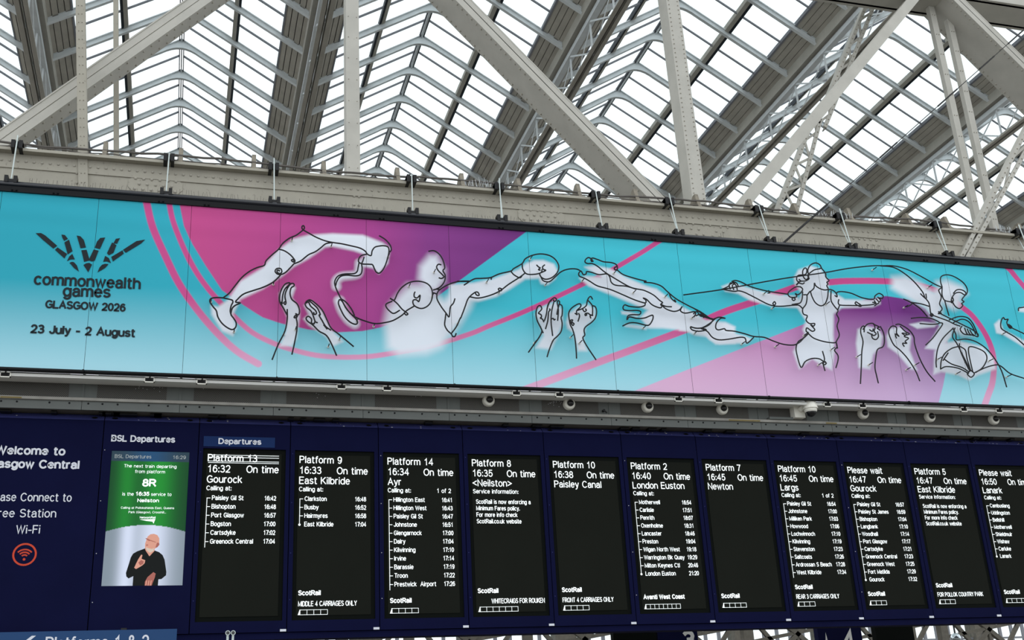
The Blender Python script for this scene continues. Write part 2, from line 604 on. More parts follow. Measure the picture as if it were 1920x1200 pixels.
def rib_mesh():
    b = MB()
    top = [(-2.27, slope(2.27) - ZA), (0, 0), (2.27, slope(2.27) - ZA)]
    bot = [(dx, -0.632 * dx - .10) for dx in (2.27, 1.6, 1.0, .62, .5)]
    arc = [(.46, -.392), (.37, -.335), (.28, -.275), (.18, -.225), (.09, -.198), (0, -.19)]
    bot += arc + [(-x, z) for x, z in arc[-2::-1]]
    bot += [(-dx, -0.632 * dx - .10) for dx in (.5, .62, 1.0, 1.6, 2.27)]
    # web as a strip of quads
    n = len(bot)
    tp = [(x, -0.632 * abs(x)) for x, z in bot]
    vs = []
    for y in (-.012, .012):
        vs += [(x, y, z) for x, z in tp] + [(x, y, z) for x, z in bot]
    fs = []
    for i in range(n - 1):
        fs.append((i, i + 1, n + i + 1, n + i))
        fs.append((2 * n + i, 3 * n + i, 3 * n + i + 1, 2 * n + i + 1))
        fs.append((i, 2 * n + i, 2 * n + i + 1, i + 1))
    fs += [(0, n, 3 * n, 2 * n), (n - 1, 3 * n - 1, 4 * n - 1, 2 * n - 1)]
    b.add(vs, fs)
    # bottom flange
    for (x0, z0), (x1, z1) in zip(bot, bot[1:]):
        b.add([(x0, -.034, z0), (x0, .034, z0), (x1, .034, z1), (x1, -.034, z1),
               (x0, -.034, z0 - .016), (x0, .034, z0 - .016), (x1, .034, z1 - .016), (x1, -.034, z1 - .016)],
              [(0, 1, 2, 3), (4, 7, 6, 5), (0, 4, 5, 1), (2, 6, 7, 3), (0, 3, 7, 4), (1, 5, 6, 2)])
    # top flange
    for sgn in (-1, 1):
        b.add([(0, -.04, 0), (0, .04, 0), (sgn * 2.27, .04, top[0][1]), (sgn * 2.27, -.04, top[0][1]),
               (0, -.04, .02), (0, .04, .02), (sgn * 2.27, .04, top[0][1] + .02), (sgn * 2.27, -.04, top[0][1] + .02)],
              [(0, 3, 2, 1), (4, 5, 6, 7), (0, 1, 5, 4), (2, 3, 7, 6), (0, 4, 7, 3), (1, 2, 6, 5)])
    return b


rib_me = rib_mesh().mesh('rib', M_RIB)


def slope_box(dx0, dx1, y0, y1, t0, t1, sgn):
    """box lying on the roof slope, t = height above the slope line"""
    b = MB()
    z0, z1 = -0.632 * dx0, -0.632 * dx1
    vs = [(sgn * dx, y, z + t) for (dx, z) in ((dx0, z0), (dx1, z1)) for y in (y0, y1) for t in (t0, t1)]
    return b.add(vs, [(0, 1, 3, 2), (4, 6, 7, 5), (0, 4, 5, 1), (2, 3, 7, 6), (0, 2, 6, 4), (1, 5, 7, 3)])


SL = {}
for sgn in (-1, 1):
    SL[('bar', sgn)] = slope_box(.05, 1.86, -.011, .011, .0, .045, sgn).mesh('glazing_bar', M_BAR)
    for r, (a, c) in enumerate(((.06, .95), (1.04, 1.86))):
        SL[('pane', r, sgn)] = slope_box(a, c, -.26, .26, .035, .043, sgn).mesh('pane', M_GLASS)
    Ly = RP * (NR - 1)
    for r in range(4):
        d0 = 1.86 + r * .104
        SL[('plank', r, sgn)] = slope_box(d0, d0 + .090, 0, Ly, .0 + .006 * (r % 2), .03 + .006 * (r % 2), sgn).mesh('plank', M_PLANK)
    SL[('purl', sgn)] = slope_box(.965, 1.035, 0, Ly, -.01, .09, sgn).mesh('purlin', M_GUT)
    SL[('purlk', sgn)] = slope_box(1.04, 1.085, 0, Ly, -.0, .12, sgn).mesh('purlin_flashing', M_DARK)
    SL[('deck', sgn)] = slope_box(1.85, 2.30, 0, Ly, .045, .06, sgn).mesh('roof_boarding', M_DARK)
    SL[('trim', sgn)] = slope_box(1.835, 1.865, 0, Ly, -.01, .06, sgn).mesh('glazing_sill', M_BAR)
ridge_me = MB().box(-.05, -.032, 0, Ly, -.03, .03).box(.032, .05, 0, Ly, -.03, .03).mesh('ridge_bar', M_DARK)
ridge2_me = MB().box(-.012, .012, 0, Ly, -.06, .05).mesh('ridge_beam', M_RIB)

KB = list(range(-2, 7))
for k in KB:
    xr = RX + k * RS
    bay = empty('ceiling', (xr, RY, ZA), kind='structure')
    for j in range(NR):
        obj('rib', rib_me, None, bay, loc=(xr, RY + j * RP, ZA))
        if j < NR - 1:
            yc = RY + (j + .5) * RP
            for sgn in (-1, 1):
                obj('glazing_bar', SL[('bar', sgn)], None, bay, loc=(xr, yc, ZA))
                for r in (0, 1):
                    for h in (-1, 1):
                        obj('pane', SL[('pane', r, sgn)], None, bay, loc=(xr, yc + h * .28, ZA))
    for sgn in (-1, 1):
        for r in range(4):
            obj('plank', SL[('plank', r, sgn)], None, bay, loc=(xr, RY, ZA))
        obj('purlin', SL[('purl', sgn)], None, bay, loc=(xr, RY, ZA))
        obj('purlin_flashing', SL[('purlk', sgn)], None, bay, loc=(xr, RY, ZA))
        obj('roof_boarding', SL[('deck', sgn)], None, bay, loc=(xr, RY, ZA))
        obj('glazing_sill', SL[('trim', sgn)], None, bay, loc=(xr, RY, ZA))
    obj('ridge_flashing', ridge_me, None, bay, loc=(xr, RY, ZA))
    obj('ridge_beam', ridge2_me, None, bay, loc=(xr, RY, ZA))

# valley lattice girders
ZG = slope(2.27)
ZL = 13.25
for n, k in enumerate(range(-1, 7)):
    xv = RX + (k - .5) * RS
    g = empty('lattice_girder', (xv, RY, ZL),
              'grey lattice girder hanging under the roof valley, %s' % nth(n), 'girder', 'valley lattice girders')
    L = Ly
    obj('gutter', MB().box(xv - .135, xv - .01, RY, RY + L, ZG - .16, ZG - .13).box(xv + .01, xv + .135, RY, RY + L, ZG - .16, ZG - .13)
        .box(xv - .15, xv - .135, RY, RY + L, ZG - .18, ZG + .06).box(xv + .135, xv + .15, RY, RY + L, ZG - .18, ZG + .06)
        .box(xv - .14, xv + .14, RY, RY + L, ZG - .11, ZG - .09), M_GUT, g)
    obj('top_chord', MB().box(xv - .06, xv + .06, RY, RY + L, ZG - .30, ZG - .2), M_LAT, g)
    obj('bottom_chord', MB().box(xv - .105, xv - .012, RY, RY + L, ZL, ZL + .015).box(xv + .012, xv + .105, RY, RY + L, ZL, ZL + .015)
        .box(xv - .026, xv - .014, RY, RY + L, ZL, ZL + .1).box(xv + .014, xv + .026, RY, RY + L, ZL, ZL + .1), M_GUT, g)
    zt = ZG - .25
    for j in range(NR - 1):
        y0 = RY + j * RP
        y1 = y0 + RP
        obj('lattice_bar', MB().bar((xv - .03, y0, ZL + .05), (xv - .03, y1, zt), .03, .012, (1, 0, 0)), M_LAT, g)
        obj('lattice_bar', MB().bar((xv + .03, y1, ZL + .05), (xv + .03, y0, zt), .03, .012, (1, 0, 0)), M_LAT, g)
        obj('lattice_post', MB().bar((xv, y0, ZL + .05), (xv, y0, zt), .03, .03, (1, 0, 0)).box(xv - .1, xv + .1, y0 - .02, y0 + .02, ZL + .02, ZL + .05), M_LAT, g)

# ------------------------------------------------------------------ main truss
XA, XB = -3.2, 14.0
GY = -0.05
GT = at(960, 367, GY).z           # top of girder
tr = empty('roof_truss', ((XA + XB) / 2, GY, GT - .65), 'cream riveted steel truss spanning the picture above the banner', 'truss')
g = MB()
g.box(XA, XB, GY, GY + .02, GT - .62, GT)                       # web
g.box(XA, XB, GY - .10, GY + .35, GT, GT + .018)                # top flange
g.box(XA, XB, GY - .10, GY + .35, GT - .64, GT - .62)
g.box(XA, XB, GY + .3, GY + .32, GT - .62, GT)
obj('bottom_chord', g, M_GIRD, tr)
obj('flange_angle', MB().box(XA, XB, GY - .014, GY, GT - .175, GT)
    .box(XA, XB, GY - .1, GY - .0, GT - .014, GT + .0), M_GIRD, tr)
riv = MB()


def rivet(mb, x, y, z, r=.0155, ax=(0, -1, 0)):
    mb.lathe((x, y, z), ax, [(0, r), (.008, r * .85), (.0135, r * .35)], 8)


x = XA + .03
while x < XB:
    rivet(riv, x, GY - .014, GT - .095)
    x += .0785
obj('rivet', riv, M_RIVET, tr, kind='stuff')


def octa(px0, px1, cols, zc, h, seed):
    x0 = at(px0, 350, GY).x; x1 = at(px1, 350, GY).x
    p = []
    c = .06
    for a, b_ in ((x0 + c, zc - h), (x1 - c, zc - h), (x1, zc - h + c), (x1, zc + h - c), (x1 - c, zc + h), (x0 + c, zc + h), (x0, zc + h - c), (x0, zc - h + c)):
        p.append((a, b_))
    g_ = obj('gusset_plate', MB().prism(p, GY - .008, GY), M_GIRD, tr)
    r = MB()
    n = 6
    for row, off in ((-1, .0), (0, .5), (1, 0)):
        for i in range(n):
            if row == 0 and i == n - 1: continue
            rivet(r, x0 + .07 + (i + off) * (x1 - x0 - .14) / (n - 1), GY - .008, zc + row * .062, .017)
    obj('rivet', r, M_RIVET, g_, kind='stuff')


ZP = GT - .27
octa(240, 342, 6, at(291, 348, GY).z, .10, 1)
octa(968, 1053, 6, at(1010, 405, GY).z, .10, 2)
for pts, yo in ((((1287, 419), (1299, 420), (1319, 422), (1331, 423), (1351, 426), (1364, 427), (1296, 429), (1310, 430), (1343, 434), (1356, 435), (1306, 439), (1319, 440), (1336, 442), (1349, 443)), 0),
                (((1590, 446), (1600, 447), (1611, 448), (1621, 449), (1632, 450), (1643, 451), (1597, 455), (1607, 456), (1627, 458), (1638, 459), (1648, 460), (1613, 465), (1624, 466), (1644, 468)), 0),
                (((664, 368), (673, 369), (664, 384), (673, 385), (143, 306), (144, 325), (144, 343)), 0)):
    r = MB()
    for q in pts:
        c = at(q[0], q[1], GY)
        rivet(r, c.x, GY, c.z, .017)
    obj('rivet', r, M_RIVET, tr, kind='stuff')


def member(name, pa, pb, wd, y0, y1, m, flange=0.0, rv=0, rr=.012, ext=0.0, ry=0, under=False, ext0=0.0):
    """box member between two front face centre points (x, z)"""
    a = Vector((pa.x, (y0 + y1) / 2, pa.z)); b_ = Vector((pb.x, (y0 + y1) / 2, pb.z))
    d = (b_ - a).normalized()
    b_ = b_ + d * ext
    a = a - d * ext0
    mb = MB().bar(a, b_, wd, y1 - y0, (0, 1, 0))
    s = d.cross(Vector((0, 1, 0))).normalized()
    if flange:
        for sg in (-1, 1):
            mb.bar(a + s * sg * (wd / 2 + .008), b_ + s * sg * (wd / 2 + .008), .016, y1 - y0 + flange * 2, (0, 1, 0))
            mb.bar(a + s * sg * (wd / 2 - .04) + Vector((0, -(y1 - y0) / 2 - .006, 0)), b_ + s * sg * (wd / 2 - .04) + Vector((0, -(y1 - y0) / 2 - .006, 0)), .08, .012, (0, 1, 0))
    o = obj(name, mb, m, tr)
    if rv:
        r = MB()
        L = (b_ - a).length
        n = int(L / rv)
        for i in range(n):
            p = a + d * (rv * (i + .5))
            if under:
                for sg in (-1, 1):
                    for yy in (-1, 1):
                        q = p + s * sg * (wd / 2 + .016) + Vector((0, yy * ((y1 - y0) / 2 - .03), 0))
                        rivet(r, q.x, q.y, q.z, .014, s * sg)
            else:
                for sg in (-1, 1):
                    q = p + s * sg * (wd / 2 - .03)
                    rivet(r, q.x, y0 - (.012 if flange else 0), q.z, rr)
        obj('rivet', r, M_RIVET, o, kind='stuff')
    return o


TY = 0.3
# big left diagonal rising to the right
member('diagonal', at(-8, 270, .3), at(375, 0, .3), .17, .3, .52, M_TRUSS, flange=.02, rv=.12, ext=2.1, under=True, ext0=.6)
member('diagonal', at(868, 0, TY), at(1241, 383, TY), .15, TY, TY + .42, M_TRUSS, flange=.015, rv=.09, under=True, ext=.3, ext0=1.4)
member('diagonal', at(1710, 2, TY), at(1384, 396, TY), .145, TY, TY + .3, M_TRUSS, rv=0, ext=.3, ext0=.45)
member('diagonal', at(1797, 0, TY), at(1960, 160, TY), .15, TY, TY + .55, M_TRUSS, flange=.015, rv=.09, under=True, ext=3.5, ext0=.35)
member('post', at(150, 0, -.08), at(156, 352, -.08), .095, -.08, .12, M_GIRD, rv=.11, rr=.005, ext0=2.4)
member('post', at(217, 0, .75), at(218, 330, .75), .058, .75, .85, M_GIRD, ext0=2.2)
member('post', at(660.5, 0, TY), at(663, 350, TY), .16, TY, TY + .2, M_TRUSS, ext0=1.4, rv=.3, rr=.005)
member('post', at(1261, 0, TY), at(1314, 395, TY), .19, TY, TY + .25, M_TRUSS, rv=.07, rr=.009, ext0=1.0)
member('hanger_post', at(1745, 5, .6), at(1848, 470, .6), .1, .6, .68, M_TRUSS, rv=.35, rr=.008, ext0=.3)
member('hanger_post', at(1773, 0, .6), at(1878, 470, .6), .1, .6, .68, M_TRUSS, rv=.35, rr=.008, ext0=.3)
# top chord
obj('top_chord', MB().box(XA, XB + 2, .28, .85, 11.93, 11.96).box(XA, XB + 2, .32, .36, 11.93, 12.6).box(XA, XB + 2, .76, .8, 11.93, 12.6), M_TRUSS, tr)


def lattice(label, pa, pb, wa, wb_, y0, y1, n):
    """two angle legs joined by zigzag bars"""
    a = Vector((pa.x, y0, pa.z)); b_ = Vector((pb.x, y0, pb.z))
    d = (b_ - a).normalized(); s = d.cross(Vector((0, 1, 0))).normalized()
    g_ = empty('lattice_strut', tuple(b_), label, 'strut')
    legs = []
    for sg in (-1, 1):
        p = a + s * sg * wa / 2; q = b_ + s * sg * wb_ / 2
        o = obj('leg', MB().bar(p, q, .055, .03, (0, 1, 0)).bar(p + s * sg * .02 + Vector((0, .05, 0)), q + s * sg * .02 + Vector((0, .05, 0)), .014, .1, (0, 1, 0)), M_TRUSS, g_)
        r = MB()
        k = int((q - p).length / .1)
        for i in range(k):
            c = p.lerp(q, (i + .5) / k)
            rivet(r, c.x, y0 - .015, c.z, .012)
        obj('rivet', r, M_RIVET, o, kind='stuff')
    for i in range(n):
        t0, t1 = i / n, (i + 1) / n
        sg = 1 if i % 2 else -1
        p = a.lerp(b_, t0) + s * sg * (wa + (wb_ - wa) * t0) / 2
        q = a.lerp(b_, t1) - s * sg * (wa + (wb_ - wa) * t1) / 2
        obj('lacing_bar', MB().bar(p + Vector((0, .02, 0)), q + Vector((0, .02, 0)), .035, .012, (0, 1, 0)), M_TRUSS, g_)


lattice('pale lattice strut behind the long diagonal, right of the middle post', at(1672, -90, 1.2), at(1540, 235, 1.2), .12, .12, 1.2, 1.3, 14)
lattice('short pale lattice strut standing on the girder beside the long diagonal', at(1533, 220, 1.2), at(1462, 440, 1.2), .1, .3, 1.2, 1.3, 9)
lattice('riveted lattice strut meeting the girder at the right edge', at(2172, -205, -.12), at(1806, 486, -.12), .28, .07, -.12, 0, 18)

# conduit, brackets on top of the girder
GZ = GT + .018
br = [195, 338, 476, 608, 747, 868, 975, 1087, 1195, 1310, 1410, 1495, 1595, 1705, 1777, 1915]
for i, bx in enumerate(br):
    X = at(bx, 350 + (bx - 960) * .07, GY - .05).x
    z0 = GZ
    m_ = MB().prism_x([(GY - .09, z0), (GY + .26, z0), (GY + .26, z0 + .07), (GY + .06, z0 + .22), (GY + .0, z0 + .22), (GY - .05, z0 + .06)], X - .022, X + .022)
    m_.box(X - .05, X + .05, GY - .09, GY + .27, z0, z0 + .012)
    obj('bracket', m_, M_BRK, None, label='grey fin bracket on top of the girder, %s' % nth(i) if i else 'grey fin bracket on top of the girder, leftmost',
        cat='bracket', group='fin brackets on the girder')
pts = []
random.seed(3)
xx = XA
while xx < XB:
    pts.append((xx, GY - .03, GZ + .095 + .018 * math.sin(xx * 2.1) + random.uniform(-.008, .008)))
    xx += .16
obj('conduit', MB().tube(pts, .014, 6), M_CAB, label='brown conduit running along the top of the girder', cat='conduit')
pts2 = [(p[0], p[1] + .05, p[2] - .035 + random.uniform(-.012, .012)) for p in pts]
cb = MB().tube(pts2, .009, 5)
pts3 = [(p[0] + .05, p[1] - .03, GZ + .03 + random.uniform(-.012, .014)) for p in pts]
cb.tube(pts3, .007, 5)
obj('cable', cb, M_CAB, label='thin tangled cables lying on the top flange of the girder', cat='cable')

# bird spikes
sp = MB()
sp.box(XA, XB, -.245, -.235, 7.262, 7.266)
random.seed(5)
xx = XA
while xx < XB:
    if (int(xx * 1.1) % 4) != 3 or random.random() < .2:
        a = Vector((xx, -.24, 7.262))
        q = a + Vector((random.uniform(-.02, .02), random.uniform(-.02, .02), random.uniform(.07, .11)))
        sp.bar(a, q, .0028, .0028, (0, 1, 0))
    xx += .032
obj('bird_spikes', sp, M_CAB, label='row of thin bird spikes above the black banner frame', cat='bird spikes', kind='stuff')
sp = MB()
for (xa_, xb_) in ((at(875, 350, -.1).x, at(925, 355, -.1).x), (at(1530, 400, -.1).x, at(1600, 410, -.1).x), (at(1870, 440, -.1).x, at(1920, 445, -.1).x)):
    xx = xa_
    while xx < xb_:
        for q in range(2):
            sp.bar((xx, -.1, GZ), (xx + random.uniform(-.04, .04), -.1 + random.uniform(-.03, .03), GZ + random.uniform(.07, .15)), .003, .003, (0, 1, 0))
        xx += .03
obj('bird_spikes', sp, M_LAT, label='tufts of pale bird spikes on top of the girder', cat='bird spikes', kind='stuff')

# hanging rods with clamps
topx = [30, 316, 513, 772, 937, 1118, 1257, 1425, 1578, 1760, 1915]
botx = [20, 311, 514, 774, 941, 1130, 1273, 1445, 1598, 1780, 1938]
for i, (ta, ba) in enumerate(zip(topx, botx)):
    yt = 285 + (ta - 30) * .0865
    yb = 344 + (ba - 20) * .0797
    A_ = at(ta, yt, -.19); B_ = at(ba, yb, -.35)
    A_.z = GT + .03
    B_.z = 7.245
    c = empty('hanger_clamp', (B_.x, B_.y, B_.z), 'black clamp and steel rod holding the banner frame, %s' % nth(i), 'clamp', 'hanger clamps above the banner')
    m_ = MB()
    m_.box(A_.x - .055, A_.x - .018, A_.y - .02, GY + .0, A_.z - .045, A_.z + .045)
    m_.box(A_.x + .018, A_.x + .055, A_.y - .02, GY + .0, A_.z - .045, A_.z + .045)
    m_.box(A_.x - .055, A_.x + .055, A_.y - .0, GY + .0, A_.z - .02, A_.z + .04)
    obj('upper_clamp', m_, M_BLACK, c)
    m_ = MB()
    m_.box(B_.x - .06, B_.x - .025, -.39, -.3, B_.z - .02, B_.z + .055)
    m_.box(B_.x + .025, B_.x + .06, -.39, -.3, B_.z - .02, B_.z + .055)
    m_.box(B_.x - .06, B_.x + .06, -.38, -.31, B_.z - .02, B_.z + .02)
    obj('lower_clamp', m_, M_BLACK, c)
    m_ = MB().tube([A_ + Vector((0, -.01, .10 if i % 2 == 0 else .05)), B_], .0075, 6)
    if i >= 4:
        m_.tube([A_ + Vector((.035, .1, -.02)), B_ + Vector((.03, .05, 0))], .006, 6)
    obj('rod', m_, M_ROD, c)

# black diagonal cable
p0, p1 = at(1466, 458, -.36), at(1600, 340, -.2)
p2 = at(1960, 20, .1)
pp = [p0, p0.lerp(p1, .5), p1, p1.lerp(p2, .33), p1.lerp(p2, .66), p2]
dc = empty('stay_cable', tuple(p0), 'thin dark stay cable slanting up right from the banner frame across the roof', 'cable')
obj('cable', MB().tube(pp, .006, 5), M_BLACK, dc)
obj('sleeve', MB().tube([p0, p0.lerp(p1, .62)], .013, 6), M_BLACK, dc)
for q0, q1 in ((.12, .2), (.4, .5), (.62, .7), (.78, .9)):
    obj('sleeve', MB().tube([p1.lerp(p2, q0), p1.lerp(p2, q1)], .011, 6), M_BLACK, dc)

# ------------------------------------------------------------------ banner
BY = -0.35
BZ0, BZ1 = 5.285, 7.135
BX0, BPW = -0.203, 0.9106
ban = empty('banner', (4.5, BY, BZ0), 'long turquoise, pink and purple games banner with white sprayed shapes', 'banner')


def M4(*a): return [(x / 3.244, 350 + y / 3.244) for x, y in a]
def M5(*a): return [(380 + x / 3.53, 380 + y / 3.53) for x, y in a]
def M6(*a): return [(860 + x / 3.53, 420 + y / 3.53) for x, y in a]
def M7(*a): return [(1300 + x / 3.097, 450 + y / 3.097) for x, y in a]


def smooth_pts(P, n=6, closed=False):
    P = [np.array(p, float) for p in P]
    if len(P) < 3: return P
    out = []
    m = len(P)
    rng = range(m) if closed else range(m - 1)
    for i in rng:
        p1, p2 = P[i], P[(i + 1) % m]
        p0 = P[i - 1] if (i > 0 or closed) else 2 * p1 - p2
        p3 = P[(i + 2) % m] if (i + 2 < m or closed) else 2 * p2 - p1
        for k in range(n):
            t = k / n
            out.append(.5 * ((2 * p1) + (-p0 + p2) * t + (2 * p0 - 5 * p1 + 4 * p2 - p3) * t * t + (-p0 + 3 * p1 - 3 * p2 + p3) * t ** 3))
    if not closed: out.append(P[-1])
    return out


def plane(P, Y=BY):
    return at_np(np.array(P), Y)


NX, NZ = 122, 232
xs0 = BX0 - 4 * BPW
NP = 19
XG = np.linspace(0, BPW * NP, NX * NP + 1) + xs0
ZGd = np.linspace(BZ0, BZ1, NZ + 1)
GX, GZZ = np.meshgrid(XG, ZGd)          # rows = z
pos = np.stack([GX.ravel(), GZZ.ravel()], 1)


def seg_dist(P, a, b_):
    d = b_ - a
    L = (d * d).sum() + 1e-12
    t = np.clip(((P - a) @ d) / L, 0, 1)
    q = P - a - t[:, None] * d
    return np.sqrt((q * q).sum(1))


def mask_poly(poly, soft):
    """signed distance mask: 1 inside, fading over soft metres around the edge"""
    poly = np.array(poly)
    lo = poly.min(0) - soft * 1.2; hi = poly.max(0) + soft * 1.2
    idx = np.where((pos[:, 0] > lo[0]) & (pos[:, 0] < hi[0]) & (pos[:, 1] > lo[1]) & (pos[:, 1] < hi[1]))[0]
    P = pos[idx]
    ins = np.zeros(len(P), bool)
    dist = np.full(len(P), 9.)
    n = len(poly)
    for i in range(n):
        a, b_ = poly[i], poly[(i + 1) % n]
        dist = np.minimum(dist, seg_dist(P, a, b_))
        c = ((a[1] > P[:, 1]) != (b_[1] > P[:, 1]))
        with np.errstate(divide='ignore', invalid='ignore'):
            xi = (b_[0] - a[0]) * (P[:, 1] - a[1]) / (b_[1] - a[1] + 1e-15) + a[0]
        ins ^= (c & (P[:, 0] < xi))
    sd = np.where(ins, dist, -dist)
    v = np.clip(.5 + sd / soft, 0, 1)
    return idx, v * v * (3 - 2 * v)


def mask_line(pl, wd, soft):
    pl = np.array(pl)
    lo = pl.min(0) - wd - soft; hi = pl.max(0) + wd + soft
    idx = np.where((pos[:, 0] > lo[0]) & (pos[:, 0] < hi[0]) & (pos[:, 1] > lo[1]) & (pos[:, 1] < hi[1]))[0]
    P = pos[idx]
    dist = np.full(len(P), 9.)
    for i in range(len(pl) - 1):
        dist = np.minimum(dist, seg_dist(P, pl[i], pl[i + 1]))
    v = np.clip(.5 + (wd / 2 - dist) / soft, 0, 1)
    return idx, v


def lc(c): return np.array(lin(c))


def paint(col, res, c, alpha=1.0):
    idx, v = res
    v = (v * alpha)[:, None]
    c = np.asarray(c)
    cc = c[idx] if c.ndim == 2 else c
    col[idx] = col[idx] * (1 - v) + cc * v


u = (pos[:, 0] - xs0) / (BPW * NP)
h = (pos[:, 1] - BZ0) / (BZ1 - BZ0)              # 0 bottom .. 1 top
xw = pos[:, 0]


def ramp(x, st):
    xs = [s[0] for s in st]
    cs = np.array([lc(s[1]) for s in st])
    return np.stack([np.interp(x, xs, cs[:, i]) for i in range(3)], 1)


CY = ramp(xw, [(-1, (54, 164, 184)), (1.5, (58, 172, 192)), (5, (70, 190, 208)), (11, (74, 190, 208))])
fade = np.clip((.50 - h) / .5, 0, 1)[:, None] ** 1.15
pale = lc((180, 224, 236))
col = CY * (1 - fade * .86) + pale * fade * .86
EDGE = .010
# purple shapes
PU1 = ramp(xw, [(.6, (196, 82, 140)), (1.6, (184, 78, 142)), (2.6, (166, 72, 142)), (3.2, (136, 66, 136)), (4.2, (116, 58, 126))])
shape1 = M4((1090, 90), (1120, 240), (1170, 350), (1250, 480), (1350, 630), (1450, 700), (1557, 770)) + \
    M5((400, 760), (520, 800), (700, 840), (900, 858), (1060, 850), (1180, 825), (1300, 780), (1500, 660)) + M6((0, 378), (450, 50), (520, -10))
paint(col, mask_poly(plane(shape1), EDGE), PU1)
PU2 = ramp(xw, [(6, (198, 128, 182)), (7.2, (186, 104, 170)), (8.2, (140, 70, 146)), (9, (118, 58, 132)), (10.5, (128, 84, 150))])
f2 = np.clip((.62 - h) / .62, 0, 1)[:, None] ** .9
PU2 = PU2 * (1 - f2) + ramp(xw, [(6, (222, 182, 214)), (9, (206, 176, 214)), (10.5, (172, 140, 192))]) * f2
shape2 = M6((1150, 1110),) + M7((0, 740), (640, 490), (850, 400), (1000, 345), (1120, 325), (1250, 345), (1350, 400), (1430, 500), (1480, 600), (1475, 720), (1450, 850), (1415, 980), (-300, 980))
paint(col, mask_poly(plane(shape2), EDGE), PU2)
# stripes
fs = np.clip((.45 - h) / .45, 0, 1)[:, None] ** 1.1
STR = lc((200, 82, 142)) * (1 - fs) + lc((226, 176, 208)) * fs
S1 = M4((885, 60), (895, 110), (930, 250), (1010, 430), (1090, 590), (1200, 750), (1320, 890), (1440, 1000), (1557, 1070), (1572, 1078))
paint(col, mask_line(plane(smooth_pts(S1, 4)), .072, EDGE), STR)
S2 = M4((1025, 60), (1033, 120), (1060, 230), (1130, 400), (1200, 530), (1290, 650)) + M5((200, 745), (330, 860), (480, 935), (600, 975), (750, 1010), (900, 1022), (1080, 1020), (1250, 997), (1500, 950), (1765, 870)) + \
    M6((200, 675), (400, 595), (600, 505), (840, 390), (950, 340), (1080, 265), (1200, 195), (1310, 125), (1400, 70))
paint(col, mask_line(plane(smooth_pts(S2, 4)), .055, EDGE), STR)
S3 = M6((430, 1100), (1100, 850), (1500, 700)) + M7((60, 470), (200, 410), (400, 345), (520, 300), (640, 262), (780, 246), (900, 238), (1130, 240), (1300, 262), (1450, 310), (1560, 390), (1620, 440), (1680, 520), (1725, 610), (1745, 700), (1738, 820), (1712, 900), (1680, 990))
paint(col, mask_line(plane(smooth_pts(S3, 4)), .082, EDGE), STR)
paint(col, mask_line(plane(M7((1800, 140), (1840, 175), (1960, 320), (2100, 520), (2250, 760), (2380, 1000))), .08, EDGE), STR)
